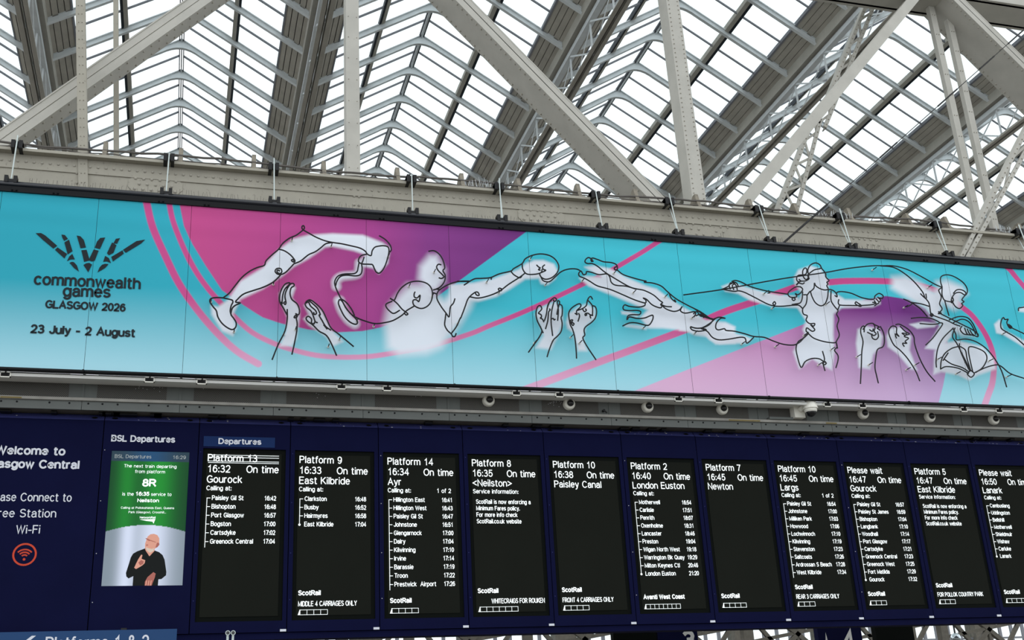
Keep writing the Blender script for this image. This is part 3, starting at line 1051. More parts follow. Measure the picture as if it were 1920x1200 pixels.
# white sprayed shapes
WH = lc((226, 232, 242))
blobs = [
    (M5((100, 690), (165, 645), (250, 520), (400, 430), (430, 390), (505, 310), (600, 240), (700, 215), (860, 205), (1060, 215), (1190, 265), (1240, 300), (1225, 400), (1165, 470), (1130, 435), (1060, 420), (1055, 370), (1080, 345), (1000, 318), (860, 290), (810, 295), (700, 370), (600, 425), (520, 490), (400, 570), (250, 640), (200, 740), (222, 830), (200, 880), (130, 850), (60, 740), (55, 680)), .075, 1),
    (M5((510, 640), (508, 600), (540, 550), (600, 545), (612, 565), (590, 630), (640, 700), (640, 760), (620, 900), (590, 950), (510, 950), (550, 850), (560, 760)), .07, .95),
    (M5((672, 680), (720, 650), (790, 720), (850, 840), (930, 920), (860, 950), (820, 890), (700, 810), (668, 770), (700, 740)), .07, .95),
    (M5((1440, 420), (1500, 350), (1550, 350), (1600, 440), (1598, 520), (1550, 580), (1480, 560), (1430, 500)), .14, .95),
    (M5((1225, 700), (1290, 620), (1360, 545), (1500, 540), (1550, 610), (1600, 640), (1700, 560), (1765, 560), (1810, 600), (1765, 700), (1700, 800), (1650, 870), (1580, 960), (1480, 1000), (1300, 1010), (1220, 960), (1205, 800)), .17, .97),
    (M6((-60, 400), (0, 400), (100, 390), (220, 365), (400, 300), (450, 260), (500, 240), (560, 240), (630, 265), (655, 310), (640, 360), (590, 400), (545, 395), (530, 360), (440, 365), (340, 430), (250, 480), (130, 512), (70, 505), (20, 600), (-60, 700)), .08, 1),
    (M6((508, 600), (530, 560), (600, 530), (640, 515), (685, 570), (690, 660), (650, 750), (610, 830), (510, 820), (560, 740), (545, 690)), .09, .95),
    (M6((712, 650), (730, 590), (800, 545), (850, 530), (900, 560), (905, 620), (840, 680), (825, 760), (850, 840), (790, 840), (760, 720), (720, 690)), .09, .95),
    (M6((835, 285), (900, 275), (1000, 295), (1050, 320), (1100, 350), (1240, 410), (1310, 430), (1390, 490), (1500, 560), (1640, 640), (1765, 650), (1830, 680), (1830, 790), (1700, 795), (1640, 745), (1560, 735), (1500, 705), (1350, 690), (1260, 690), (1200, 620), (1250, 570), (1180, 540), (1000, 465), (860, 410), (800, 360), (840, 345), (940, 350)), .08, 1),
    (M6((1075, 578), (1120, 580), (1200, 600), (1180, 615), (1080, 595)), .06, .9),
    (M6((1100, 662), (1180, 668), (1260, 680), (1240, 700), (1100, 680)), .06, .7),
    (M7((-80, 400), (0, 420), (60, 470), (125, 465), (150, 520), (300, 558), (340, 575), (310, 598), (150, 605), (95, 580), (55, 540), (-80, 525)), .07, 1),
    (M7((165, 270), (230, 245), (300, 272), (420, 305), (500, 320), (600, 325), (640, 395), (560, 392), (450, 385), (330, 350), (260, 312), (185, 298)), .07, .97),
    (M7((585, 220), (610, 175), (680, 150), (740, 170), (775, 220), (785, 270), (780, 300), (840, 320), (880, 345), (1030, 350), (1085, 335), (1085, 370), (1040, 390), (860, 395), (815, 430), (812, 550), (820, 640), (805, 755), (740, 725), (690, 690), (615, 750), (580, 650), (605, 600), (650, 560), (635, 520), (655, 470), (595, 380), (630, 310), (590, 260)), .08, 1),
    (M7((955, 520), (1000, 500), (1075, 515), (1100, 560), (1090, 620), (1045, 665), (1025, 750), (960, 740), (945, 600)), .08, .97),
    (M7((1122, 560), (1140, 515), (1200, 505), (1265, 560), (1255, 640), (1300, 755), (1260, 750), (1185, 660), (1130, 620)), .08, .97),
    (M7((1155, 215), (1230, 210), (1320, 250), (1390, 295), (1430, 270), (1412, 245), (1470, 235), (1560, 270), (1590, 310), (1560, 330), (1545, 390), (1510, 405), (1450, 370), (1440, 440), (1560, 500), (1630, 550), (1560, 555), (1440, 490), (1390, 455), (1350, 400), (1250, 340), (1150, 280)), .15, 1),
    (M7((1255, 490), (1330, 475), (1420, 485), (1400, 505), (1300, 515)), .06, .95),
    (M7((1440, 480), (1500, 500), (1500, 560), (1430, 640), (1345, 630), (1400, 550)), .07, .97),
    (M7((1395, 780), (1400, 650), (1440, 600), (1540, 585), (1680, 620), (1745, 690), (1755, 750), (1650, 785), (1600, 815), (1540, 785), (1440, 765)), .08, .97),
    (M7((1748, 490), (1778, 462), (1800, 520), (1920, 585), (2000, 640), (1980, 670), (1900, 610), (1800, 550), (1760, 540)), .07, .95),
    (M7((1890, 400), (1960, 370), (1990, 400), (1960, 425), (1890, 415)), .06, .9),
]
for P, soft, al in blobs:
    soft = soft * (.66 if soft < .12 else .9)
    paint(col, mask_poly(plane(P), soft), WH, al)
for P, wd in ((M5((1040, 400), (1032, 462), (1000, 480), (920, 490), (885, 520), (885, 555)), .085), (M5((905, 650), (925, 710), (965, 770), (1005, 800)), .10)):
    paint(col, mask_line(plane(smooth_pts(P, 4)), wd, .05), WH, .95)
# faint horizontal fabric creases are part of the cloth's relief
rgba = np.concatenate([np.clip(col, 0, 1), np.ones((len(col), 1))], 1).reshape(NZ + 1, NX * NP + 1, 4)
relief = (0.004 * np.sin((pos[:, 1] - 5) * 24 + .5 * np.sin(pos[:, 0] * 1.3)) * np.clip((h - .72) / .28, 0, 1) * (1 - np.clip((h - .97) / .03, 0, 1))).reshape(NZ + 1, NX * NP + 1)


def grid_mesh(name, X, Z, Yv, RGBA, m):
    nz, nx = Z.shape
    me = bpy.data.meshes.new(name)
    co = np.stack([X, Yv, Z], 2).reshape(-1, 3)
    i = np.arange((nz - 1) * (nx - 1))
    r, c = i // (nx - 1), i % (nx - 1)
    a = r * nx + c
    F = np.stack([a, a + 1, a + nx + 1, a + nx], 1)
    me.vertices.add(len(co)); me.vertices.foreach_set('co', co.ravel())
    me.loops.add(F.size); me.loops.foreach_set('vertex_index', F.ravel())
    me.polygons.add(len(F)); me.polygons.foreach_set('loop_start', np.arange(len(F)) * 4)
    me.polygons.foreach_set('loop_total', np.full(len(F), 4))
    me.polygons.foreach_set('use_smooth', np.ones(len(F), bool))
    at_ = me.color_attributes.new('print', 'FLOAT_COLOR', 'POINT')
    at_.data.foreach_set('color', RGBA.reshape(-1).astype(np.float32))
    me.materials.append(m)
    me.update(calc_edges=True)
    return me


for n in range(NP):
    c0 = n * NX; c1 = c0 + NX + 1
    X = GX[:, c0:c1].copy(); Z = GZZ[:, c0:c1]
    cx = (X[0, 0] + X[0, -1]) / 2
    X = cx + (X - cx) * (1 - .0035 / BPW)
    me = grid_mesh('fabric_panel', X - cx, Z - BZ0, -relief[:, c0:c1], rgba[:, c0:c1], M_PRINT)
    obj('fabric_panel', me, None, ban, loc=(cx, BY, BZ0))
bx0, bx1 = XG[0], XG[-1]
obj('backing', MB().box(bx0, bx1, BY + .006, BY + .03, BZ0, BZ1), M_DARK, ban)
fr = MB().box(bx0, bx1, BY - .02, BY + .05, BZ1 - .005, BZ1 + .055)
obj('top_frame', fr, M_FRAME, ban)
obj('top_tube', MB().tube([(bx0, -.36, BZ1 + .082), (bx1, -.36, BZ1 + .082)], .028, 12), M_TUBE, ban, smooth=True)
obj('bottom_frame', MB().box(bx0, bx1, BY - .012, BY + .05, BZ0 - .02, BZ0 + .004), M_FRAME, ban)
obj('bottom_tube', MB().tube([(bx0, -.385, BZ0 - .022), (bx1, -.385, BZ0 - .022)], .019, 10), M_FRAME, ban, smooth=True)
k = 0
for bxp in (24, 103, 301, 387, 630, 716, 940, 1016, 1226, 1297, 1491, 1552, 1735, 1794):
    P = at(bxp, 372 + (bxp - 24) * .066 + (8 if bxp < 100 else 0), BY - .02)
    b = MB()
    for s_ in (-1, 1):
        b.lathe((P.x + s_ * .02, BY - .02, BZ1 + .012), (0, -1, 0), [(0, .010), (.012, .010), (.016, .005)], 8)
    b.box(P.x - .03, P.x + .03, BY - .024, BY - .02, BZ1 - .0, BZ1 + .024)
    obj('bolt_pair', b, M_FRAME, ban)
b = MB()
for n in range(-3, 15):
    b.lathe((BX0 + n * BPW * 2 + .0, -.385, BZ0 - .022), (1, 0, 0), [(-.008, .024), (.008, .024)], 10)
obj('tube_joint', b, M_FRAME, ban)
# banner lettering and emblem
ink = Lines(ban, M_INK)
yI = BY - .004


def line_dir(pa, pb):
    A_ = plane([pa, pb])
    d = A_[1] - A_[0]
    return A_[0], d, float(np.hypot(*d))


for s, pa, pb, ch, st in (('commonwealth', (62.6, 534.3), (263.6, 543.3), 25.5, 'r2'), ('games', (117, 556.5), (207.3, 559), 24, 'r2'),
                          ('GLASGOW 2026', (84.2, 578.1), (235.3, 585), 12.8, 'b'), ('23 July - 2 August', (56.4, 625), (253.4, 633), 13.6, 'b')):
    A0, d, L = line_dir(pa, pb)
    cap = ch * .0069
    if st == 'r2':
        cap = .130
        st = 'w'
    dd = d / L
    text(ink, s, A0[0], A0[1], yI, cap, width=L, style=st, dx=tuple(dd))
logo = [[(218, 284), (250, 283), (275, 297), (348, 360), (325, 377), (262, 325)], [(350, 370), (408, 410), (392, 437), (335, 385)],
        [(374, 292), (395, 295), (413, 318), (390, 330), (380, 312)], [(392, 340), (420, 323), (441, 393), (412, 412)],
        [(440, 410), (455, 443), (430, 443), (408, 453), (422, 425)], [(423, 464), (437, 458), (450, 460), (468, 480), (480, 517), (450, 495)],
        [(467, 298), (490, 303), (510, 325), (523, 370), (490, 375)], [(495, 388), (527, 385), (543, 440), (570, 383), (600, 390), (577, 450), (560, 456), (543, 449), (512, 458)],
        [(508, 477), (525, 467), (543, 464), (560, 475), (537, 521)], [(577, 372), (590, 335), (610, 313), (640, 310), (608, 380)],
        [(690, 345), (705, 318), (730, 314), (712, 348)], [(651, 405), (682, 340), (708, 357), (690, 403), (662, 418)],
        [(677, 428), (745, 388), (753, 408), (687, 455)], [(748, 385), (830, 332), (882, 323), (860, 345), (765, 403)],
        [(640, 422), (662, 435), (675, 465), (650, 455), (628, 457)], [(593, 522), (606, 492), (622, 475), (640, 470), (660, 472), (640, 495)]]
lg = MB()
for P in logo:
    q = plane(M4(*P))
    lg.prism([(a, b_) for a, b_ in q], yI - .001, yI + .001)
obj('emblem', lg, M_INK, ban)

# ------------------------------------------------------------------ wire drawings standing off the banner
WY = BY - .10


def wire(label, lines, pins, r=.0082):
    P0 = at(*lines[0][0], WY)
    e_ = empty('wire_figure', tuple(P0), label, 'wire sculpture', 'black wire drawings on the banner')
    mb = MB()
    for ln in lines:
        sp_ = smooth_pts(ln, 4)
        q = plane(sp_, WY)
        mb.tube([(a, WY, b_) for a, b_ in q], r, 5)
    obj('wire', mb, M_WIRE, e_)
    for p in pins:
        c = at(p[0], p[1], WY)
        obj('standoff_pin', MB().tube([(c.x, WY, c.z), (c.x, BY - .022, c.z)], .0055, 6), M_WIRE, e_)
        obj('pin_cap', MB().lathe((c.x, BY, c.z), (0, -1, 0), [(0, .012), (.024, .0115)], 8), M_WHITE, e_)
    return e_


wire('black wire outline of a bent leg, shorts and shoe on the pink of the banner', [
    M5((135, 630), (90, 628), (55, 635), (47, 655), (70, 690), (90, 715), (100, 755), (125, 795), (160, 825), (195, 840), (218, 825), (222, 795), (205, 765), (190, 745), (183, 715), (190, 680), (200, 660), (195, 645), (165, 637), (135, 630)),
    M5((135, 630), (175, 600), (215, 550), (260, 495), (310, 455), (360, 430), (408, 415), (420, 385), (460, 345), (503, 308), (530, 270), (575, 235), (620, 215), (660, 185), (674, 168), (668, 153), (657, 158), (662, 177), (700, 200), (750, 228), (810, 252), (860, 263), (920, 272), (980, 285), (1040, 300), (1075, 320), (1090, 340), (1115, 350), (1122, 320), (1140, 295), (1170, 287), (1200, 285), (1228, 295), (1232, 330), (1215, 395), (1195, 440), (1170, 466), (1150, 460), (1138, 440), (1125, 412), (1105, 408), (1060, 406), (1035, 395), (1033, 375), (1050, 350), (1090, 340)),
    M5((1168, 218), (1210, 245), (1240, 280), (1248, 310), (1238, 328)),
    M5((1068, 360), (1060, 385), (1052, 405), (1055, 430), (1052, 460), (1040, 478), (1010, 485), (950, 480), (910, 490), (888, 520), (880, 548)),
    M5((503, 308), (540, 318), (580, 345), (608, 378), (608, 392), (595, 390), (588, 380), (598, 376), (606, 386)),
    M5((608, 403), (650, 385), (700, 345), (745, 325), (780, 300), (815, 272), (860, 263)),
    M5((608, 400), (580, 430), (550, 460), (520, 475), (495, 472), (480, 455), (490, 437), (515, 436), (524, 455), (512, 470), (495, 462), (495, 446), (512, 452)),
    M5((522, 470), (500, 495), (460, 530), (400, 560), (340, 580), (270, 605), (230, 640), (218, 658), (250, 663), (215, 680), (195, 700), (187, 730), (188, 745)),
    M5((1035, 395), (1028, 430), (1022, 455), (1000, 470), (940, 472), (900, 483), (880, 505), (873, 530), (880, 560), (895, 595), (915, 635)),
], M5((595, 228), (857, 268), (472, 520), (210, 836), (57, 636), (1237, 335)))
wire('black wire ribbon curve with a long oval between the leg and the boxer', [
    M5((915, 635), (950, 660), (985, 705), (1005, 748)),
    M5((905, 640), (898, 665), (915, 710), (940, 755), (975, 790), (1010, 805), (1025, 795), (1015, 770), (985, 740), (950, 700), (925, 655), (908, 640)),
    M5((915, 635), (945, 690), (980, 735), (1020, 762), (1080, 785), (1140, 800), (1200, 795), (1260, 780), (1320, 745), (1350, 715), (1400, 685))],
    M5((1140, 800), (1030, 763)))
wire('black wire outline of an open left hand under the bent leg', [
    M5((460, 1040), (500, 940), (545, 850), (560, 770), (560, 705)), M5((560, 745), (530, 690), (512, 660), (510, 620), (520, 580), (545, 540), (575, 530), (570, 545), (545, 570), (530, 610), (525, 655), (515, 662), (522, 672), (530, 662)),
    M5((548, 655), (537, 662), (545, 674), (552, 662), (545, 620), (555, 580), (580, 540), (600, 535), (605, 550), (585, 565), (578, 600), (590, 640), (625, 670), (640, 710), (635, 740), (612, 748), (605, 760), (618, 760), (625, 740), (612, 735)),
    M5((628, 750), (620, 765), (625, 800), (622, 850), (605, 940), (590, 1005))], M5((620, 820), (541, 853)))
wire('black wire outline of an open right hand reaching up left under the purple area', [
    M5((887, 1013), (855, 940), (820, 880), (770, 850), (730, 810), (695, 785), (685, 765), (700, 752), (720, 770), (720, 795), (738, 802), (742, 790), (762, 795)),
    M5((685, 655), (710, 643), (745, 665), (790, 710), (820, 770), (850, 830), (900, 870), (1000, 953)),
    M5((685, 655), (678, 672), (690, 695), (715, 715), (730, 745), (745, 790)), M5((685, 665), (700, 658), (715, 685), (745, 712), (753, 732), (740, 740), (735, 725)),
    M5((700, 645), (730, 670), (760, 700), (778, 740), (770, 745), (790, 780), (815, 820), (850, 845)), M5((800, 808), (825, 838))], M5((838, 935), (913, 885)))
wire('black wire outline of a boxer with one round glove low, one stretched right', [
    M5((1495, 322), (1530, 318), (1565, 340), (1590, 380), (1602, 430), (1590, 450), (1605, 480), (1600, 520), (1575, 555), (1545, 572), (1525, 578)),
    M5((1580, 412), (1560, 408), (1548, 425), (1560, 450), (1590, 480), (1596, 492), (1580, 502), (1562, 497)),
    M5((1240, 632), (1268, 645), (1290, 600), (1320, 560), (1370, 528), (1430, 520), (1485, 535), (1515, 570), (1520, 620), (1505, 665), (1475, 693), (1440, 700), (1405, 685), (1392, 665), (1395, 645), (1415, 643), (1430, 655), (1437, 635), (1438, 612), (1420, 630), (1402, 625), (1400, 605), (1406, 590)),
    M5((1240, 632), (1265, 648), (1290, 670), (1320, 705), (1350, 728), (1358, 738), (1345, 743), (1335, 730)), M5((1255, 652), (1215, 670), (1215, 690), (1235, 715), (1265, 733), (1305, 712)),
    M5((1545, 572), (1575, 575)), M5((1520, 598), (1530, 597), (1550, 605)),
    M5((1550, 605), (1565, 580), (1610, 550), (1660, 530), (1710, 520), (1765, 519)) + M6((120, 378),)[:0],
    M5((1550, 605), (1552, 640), (1580, 690), (1610, 730), (1630, 757), (1635, 730), (1640, 690), (1660, 665), (1670, 635)),
    M5((1610, 730), (1605, 770), (1602, 810), (1620, 845), (1645, 868), (1655, 885), (1670, 885), (1678, 865)), M5((1645, 868), (1680, 820), (1705, 765)) + M6((15, 620), (40, 555), (60, 500), (85, 470), (115, 450), (130, 455), (135, 472), (118, 470), (110, 455)),
    M6((60, 380), (20, 380), (-10, 378)), M6((35, 405), (100, 365), (150, 360), (210, 355), (270, 330), (345, 312), (365, 295), (420, 262), (440, 232), (480, 210), (540, 198), (600, 208), (640, 235), (662, 275), (655, 315), (630, 345), (600, 362), (570, 365), (545, 350), (537, 328), (555, 318), (577, 307), (560, 300), (555, 285), (570, 270)),
    M6((215, 368), (218, 356)), M6((75, 482), (130, 490), (200, 475), (270, 445), (330, 400), (400, 355), (440, 325)), M6((268, 425), (275, 425), (286, 432), (280, 442), (268, 440), (263, 430), (272, 424)),
    M6((345, 312), (365, 335), (400, 355), (415, 350), (418, 340)), M6((420, 262), (425, 300), (450, 330), (500, 333), (545, 322), (552, 300)), M6((515, 270), (530, 285), (540, 290), (528, 302), (542, 306)),
    M6((545, 350), (560, 375), (600, 382), (640, 350), (680, 315), (730, 298), (780, 298), (810, 312))],
    M5((1375, 535), (1542, 440), (1530, 600), (1700, 780)) + M6((487, 212), (198, 365), (280, 435), (588, 385)))
wire('black wire outline of a hand with straight fingers under the stretched boxing glove', [
    M6((462, 850), (490, 810), (530, 755), (550, 715), (545, 690), (520, 640), (512, 590), (522, 550), (540, 540), (550, 560), (540, 575), (528, 590), (545, 600), (548, 615), (540, 622), (555, 630), (565, 650)),
    M6((575, 695), (590, 640), (595, 585), (605, 570), (600, 560)), M6((568, 640), (580, 600), (590, 540), (610, 505), (635, 488), (648, 500), (635, 512), (625, 500)),
    M6((630, 515), (615, 580), (612, 650), (622, 740)), M6((650, 600), (655, 570), (668, 520), (660, 508), (652, 518), (660, 570), (655, 640)), M6((668, 530), (685, 545), (685, 600), (678, 620), (685, 660), (678, 710), (650, 745), (625, 770), (600, 830), (585, 880)),
    M6((612, 630), (625, 625), (632, 635), (640, 630)), M6((545, 690), (560, 722)), M6((585, 560), (600, 520), (615, 505))], M6((515, 770), (642, 750)))
wire('black wire outline of a half closed hand left of the swimmer', [
    M6((780, 890), (778, 840), (770, 760), (755, 700), (740, 670), (730, 620), (730, 585), (750, 555), (790, 530), (808, 532), (805, 550), (780, 575), (785, 600), (768, 590)),
    M6((765, 660), (755, 672), (745, 655), (740, 638), (755, 635), (750, 648), (765, 660)), M6((785, 572), (820, 560), (845, 540), (850, 515), (860, 490), (875, 480), (887, 500)),
    M6((850, 500), (870, 520), (885, 545), (885, 600), (870, 605), (875, 625)), M6((820, 562), (832, 580), (845, 572), (838, 560)), M6((840, 590), (848, 600), (838, 606), (838, 594), (855, 590), (870, 600), (890, 606)),
    M6((885, 540), (905, 548), (913, 580), (905, 620), (880, 650), (840, 680), (830, 705), (835, 735), (822, 755), (850, 810), (910, 900)), M6((790, 645), (800, 610), (793, 590))], M6((757, 733), (817, 770)))
wire('black wire outline of a swimmer diving left with splayed fingers', [
    M6((845, 330), (825, 335), (810, 312), (795, 325), (800, 345), (835, 360), (870, 380), (920, 410), (1000, 432), (1080, 465), (1160, 500), (1230, 522), (1240, 512), (1235, 500), (1220, 490), (1245, 500), (1280, 535), (1330, 555), (1345, 545), (1335, 530)),
    M6((845, 328), (848, 315), (880, 320), (930, 335), (980, 330), (1000, 350), (1010, 385), (1040, 405), (1110, 412), (1170, 430)),
    M6((885, 242), (875, 240), (885, 225), (920, 235), (960, 250), (1010, 255), (1045, 270), (1050, 300), (1032, 302), (1032, 290), (1045, 282)),
    M6((892, 246), (878, 248), (885, 238), (860, 222), (840, 235), (837, 252), (855, 262), (885, 262), (920, 280), (970, 320), (1050, 370), (1130, 415), (1180, 430), (1230, 440), (1290, 470), (1330, 505), (1350, 520), (1340, 530), (1370, 545), (1410, 548)),
    M6((1050, 305), (1090, 335), (1160, 358), (1225, 375), (1242, 378), (1228, 386), (1280, 390), (1340, 410), (1385, 450), (1440, 495), (1520, 540), (1600, 580), (1665, 625), (1685, 635)),
    M6((1395, 465), (1410, 495), (1438, 517), (1428, 500)), M6((1340, 530), (1370, 560), (1420, 578), (1460, 570), (1480, 545), (1468, 575), (1500, 590), (1560, 580), (1568, 595), (1558, 615)),
    M6((1570, 608), (1600, 598), (1625, 620), (1610, 600), (1640, 612), (1685, 635)),
    M6((1235, 520), (1230, 540), (1190, 550), (1130, 545), (1100, 535), (1088, 550), (1095, 568), (1130, 573), (1180, 572), (1205, 580), (1195, 600), (1150, 600), (1120, 608), (1115, 635), (1130, 615), (1180, 625), (1230, 622), (1265, 608), (1285, 605), (1285, 630), (1265, 665), (1240, 670), (1180, 655), (1130, 655), (1085, 675)),
    M6((1685, 635), (1660, 665), (1620, 685), (1570, 690), (1535, 680), (1545, 700), (1590, 710), (1640, 700)) + M7((40, 512), (80, 530), (110, 565), (150, 580), (210, 575), (270, 565), (300, 570), (308, 598), (325, 590), (350, 565)),
    M6((1535, 682), (1600, 690), (1660, 660), (1700, 625)) + M7((120, 460), (150, 448), (187, 455), (160, 455), (135, 480), (130, 510), (145, 522), (180, 515), (190, 525), (240, 530), (300, 545), (350, 560), (410, 565), (460, 585), (520, 605), (580, 610), (615, 595), (635, 575), (665, 540)),
    M7((0, 395), (40, 420), (70, 445), (120, 460)), M7((0, 430), (20, 415), (40, 440), (60, 445), (105, 460))],
    M6((832, 360), (1045, 306), (1174, 436), (1386, 462), (1240, 672), (1582, 706), (1564, 605)) + M7((300, 590), (497, 605)))
wire('black wire outline of a javelin thrower with curly hair and vest', [
    M7((-57, 319), (165, 288), (400, 245), (560, 218), (760, 190), (900, 165), (1040, 150), (1120, 150)),
    M7((165, 285), (200, 292), (240, 298), (265, 295), (300, 305), (360, 335), (440, 375), (500, 385), (590, 378), (615, 380), (635, 398)),
    M7((165, 288), (205, 268), (215, 250), (235, 250)), M7((225, 240), (245, 235), (280, 245), (330, 270), (400, 290), (450, 300), (550, 315)),
    M7((215, 287), (208, 262), (225, 252)), M7((235, 290), (226, 265), (240, 255)), M7((255, 290), (250, 268), (235, 248)), M7((262, 272), (250, 250), (222, 240)),
    M7((435, 292), (445, 305), (432, 308)), M7((462, 368), (472, 358), (478, 370), (468, 378), (460, 368)),
    M7((770, 215), (765, 190), (745, 165), (735, 145), (710, 133), (680, 145), (665, 175), (670, 210), (655, 230), (638, 212), (635, 180), (650, 162), (660, 175), (650, 200), (610, 205), (600, 222), (606, 240), (625, 240), (612, 228)),
    M7((598, 260), (620, 240), (650, 238), (672, 225), (665, 205), (700, 175), (740, 165), (738, 148)), M7((600, 262), (612, 250), (635, 255), (645, 248)),
    M7((770, 195), (770, 215), (788, 235), (775, 245), (782, 255), (775, 265), (783, 285), (760, 290), (730, 280), (710, 265), (703, 250), (700, 280), (680, 300)),
    M7((620, 272), (595, 272), (560, 295), (550, 315), (565, 332), (600, 330), (592, 310), (605, 318), (625, 305), (635, 285), (620, 270)), M7((635, 300), (632, 340), (620, 365), (590, 372), (572, 376), (600, 378)), M7((582, 334), (592, 343), (582, 352), (573, 343), (582, 334)),
    M7((660, 322), (672, 305), (680, 300), (690, 330), (710, 365), (740, 382), (765, 370), (780, 330), (785, 290), (810, 292), (830, 310), (835, 330), (820, 322)),
    M7((640, 318), (660, 322), (655, 370), (635, 400), (640, 430), (662, 440), (655, 465), (675, 485), (705, 485), (698, 500), (680, 492), (705, 520), (690, 530), (660, 510), (655, 530), (668, 542), (640, 570), (610, 590), (597, 620), (600, 660), (625, 740), (650, 705), (690, 688), (730, 690), (755, 705), (772, 715), (760, 725), (750, 712), (768, 706)),
    M7((750, 645), (762, 690), (755, 720), (765, 760)), M7((665, 540), (700, 570), (760, 590), (815, 597), (830, 592)), M7((830, 595), (835, 620), (820, 640), (840, 670), (840, 700), (828, 742)),
    M7((800, 295), (800, 350), (820, 385), (840, 410), (832, 430), (845, 460), (835, 500), (848, 550), (835, 580), (830, 595), (838, 630)),
    M7((830, 312), (840, 302), (870, 300), (920, 310), (980, 335), (1045, 345), (1055, 325), (1080, 310), (1103, 325), (1095, 340), (1080, 335)),
    M7((845, 345), (842, 365), (855, 378), (920, 380), (980, 380), (1040, 375), (1060, 365), (1040, 362)), M7((945, 358), (975, 380), (965, 385), (940, 370), (945, 358)), M7((850, 378), (838, 408)),
    M7((1070, 330), (1088, 350), (1080, 358)), M7((1060, 340), (1078, 362), (1065, 372)), M7((1050, 350), (1062, 372), (1052, 382))],
    M7((430, 296), (477, 382), (792, 358), (662, 540), (822, 622), (747, 712)))
wire('black wire outline of an upright fist beside the javelin thrower', [
    M7((970, 835), (975, 740), (978, 650), (985, 590), (972, 540), (975, 510), (992, 500), (992, 535)), M7((985, 520), (1010, 490), (1045, 485), (1055, 510), (1050, 530), (1062, 545), (1045, 555), (1035, 545), (1040, 570), (1060, 578), (1075, 560), (1070, 530)),
    M7((1045, 488), (1080, 505), (1068, 512), (1085, 525)), M7((1010, 535), (1035, 548)), M7((1022, 520), (1040, 530), (1045, 515)),
    M7((1085, 500), (1105, 540), (1110, 590), (1100, 620), (1070, 635), (1060, 680), (1055, 740), (1065, 790), (1075, 832))], M7((972, 665), (1042, 711)))
wire('black wire outline of a slanting fist beside the cyclist', [
    M7((1315, 820), (1290, 760), (1245, 690), (1200, 640), (1165, 610), (1140, 560), (1135, 525), (1155, 500), (1180, 508), (1180, 540), (1195, 560), (1172, 545), (1180, 572)),
    M7((1175, 492), (1200, 490), (1250, 520), (1280, 560), (1285, 600), (1300, 650), (1325, 710), (1360, 770), (1405, 822)),
    M7((1215, 540), (1240, 545), (1225, 560), (1250, 570), (1230, 588), (1240, 600), (1215, 600), (1225, 620)), M7((1200, 500), (1230, 530), (1255, 545), (1228, 552), (1210, 540))], M7((1262, 740), (1312, 712)))
wire('black wire outline of a cyclist in a helmet with wheel and handlebars', [
    M7((1085, 150), (1160, 158), (1220, 190), (1280, 240), (1330, 300), (1345, 335)), M7((1318, 310), (1332, 325), (1352, 340), (1350, 312)), M7((1085, 150), (1160, 150), (1240, 170), (1320, 210), (1400, 255), (1445, 275)),
    M7((1445, 275), (1435, 240), (1440, 212), (1475, 202), (1520, 215), (1570, 250), (1592, 290), (1580, 320), (1550, 305), (1520, 310), (1500, 340), (1500, 365), (1510, 350), (1503, 330)),
    M7((1510, 310), (1530, 290), (1560, 290), (1583, 310), (1560, 345), (1572, 358), (1558, 368), (1565, 380), (1545, 398), (1520, 385), (1500, 350)),
    M7((1445, 278), (1445, 320), (1460, 350), (1500, 360)), M7((1445, 275), (1425, 292), (1440, 330), (1430, 370), (1445, 400), (1425, 425)), M7((1422, 415), (1440, 425), (1422, 428), (1438, 412)),
    M7((1350, 340), (1370, 370), (1380, 430), (1400, 440), (1440, 455), (1480, 470), (1520, 490), (1550, 500)), M7((1384, 426), (1393, 435), (1384, 444), (1375, 435), (1384, 426)),
    M7((1460, 350), (1470, 390), (1485, 440)), M7((1430, 425), (1500, 460), (1540, 480), (1580, 500), (1620, 520), (1655, 548)), M7((1485, 465), (1540, 445), (1590, 450), (1620, 480), (1640, 520), (1652, 555)),
    M7((1510, 480), (1560, 460), (1600, 475), (1625, 510), (1640, 550)), M7((1560, 500), (1550, 520), (1570, 545), (1600, 550)), M7((1575, 510), (1590, 545), (1612, 552)), M7((1590, 515), (1605, 545), (1630, 556)), M7((1605, 520), (1620, 545), (1650, 562), (1655, 550)),
    M7((1220, 342), (1250, 355), (1270, 370), (1240, 388)), M7((1265, 362), (1320, 370), (1370, 385)), M7((1270, 364), (1320, 400), (1360, 445)),
    M7((1265, 455), (1320, 450), (1380, 455), (1430, 480), (1390, 490), (1315, 485)), M7((1430, 480), (1448, 487), (1420, 530), (1390, 570), (1350, 610)),
    M7((1510, 510), (1450, 570), (1420, 630), (1410, 700), (1412, 740)), M7((1520, 510), (1505, 560), (1530, 600), (1560, 660), (1590, 720), (1605, 760)), M7((1508, 512), (1525, 550), (1530, 580), (1580, 575), (1640, 590), (1700, 630), (1750, 690), (1790, 760), (1820, 855)),
    M7((1435, 745), (1440, 700), (1460, 660), (1500, 630), (1540, 618)), M7((1550, 618), (1580, 640), (1590, 690), (1610, 755)), M7((1622, 765), (1605, 690), (1597, 640), (1605, 620), (1640, 625), (1690, 650), (1705, 690), (1680, 740), (1638, 770)),
    M7((1455, 690), (1500, 720), (1560, 740), (1600, 765)), M7((1450, 700), (1470, 670), (1480, 655)), M7((1435, 750), (1470, 735), (1540, 745), (1600, 775)), M7((1612, 757), (1632, 777), (1612, 797), (1592, 777), (1612, 757)),
    M7((1635, 770), (1700, 740), (1760, 725), (1790, 735), (1840, 775), (1920, 803), (2000, 830)), M7((1545, 600), (1550, 640), (1575, 700), (1600, 752))],
    M7((1063, 158), (1387, 260), (1247, 378), (1442, 680), (1552, 764), (1742, 690), (1847, 782)))
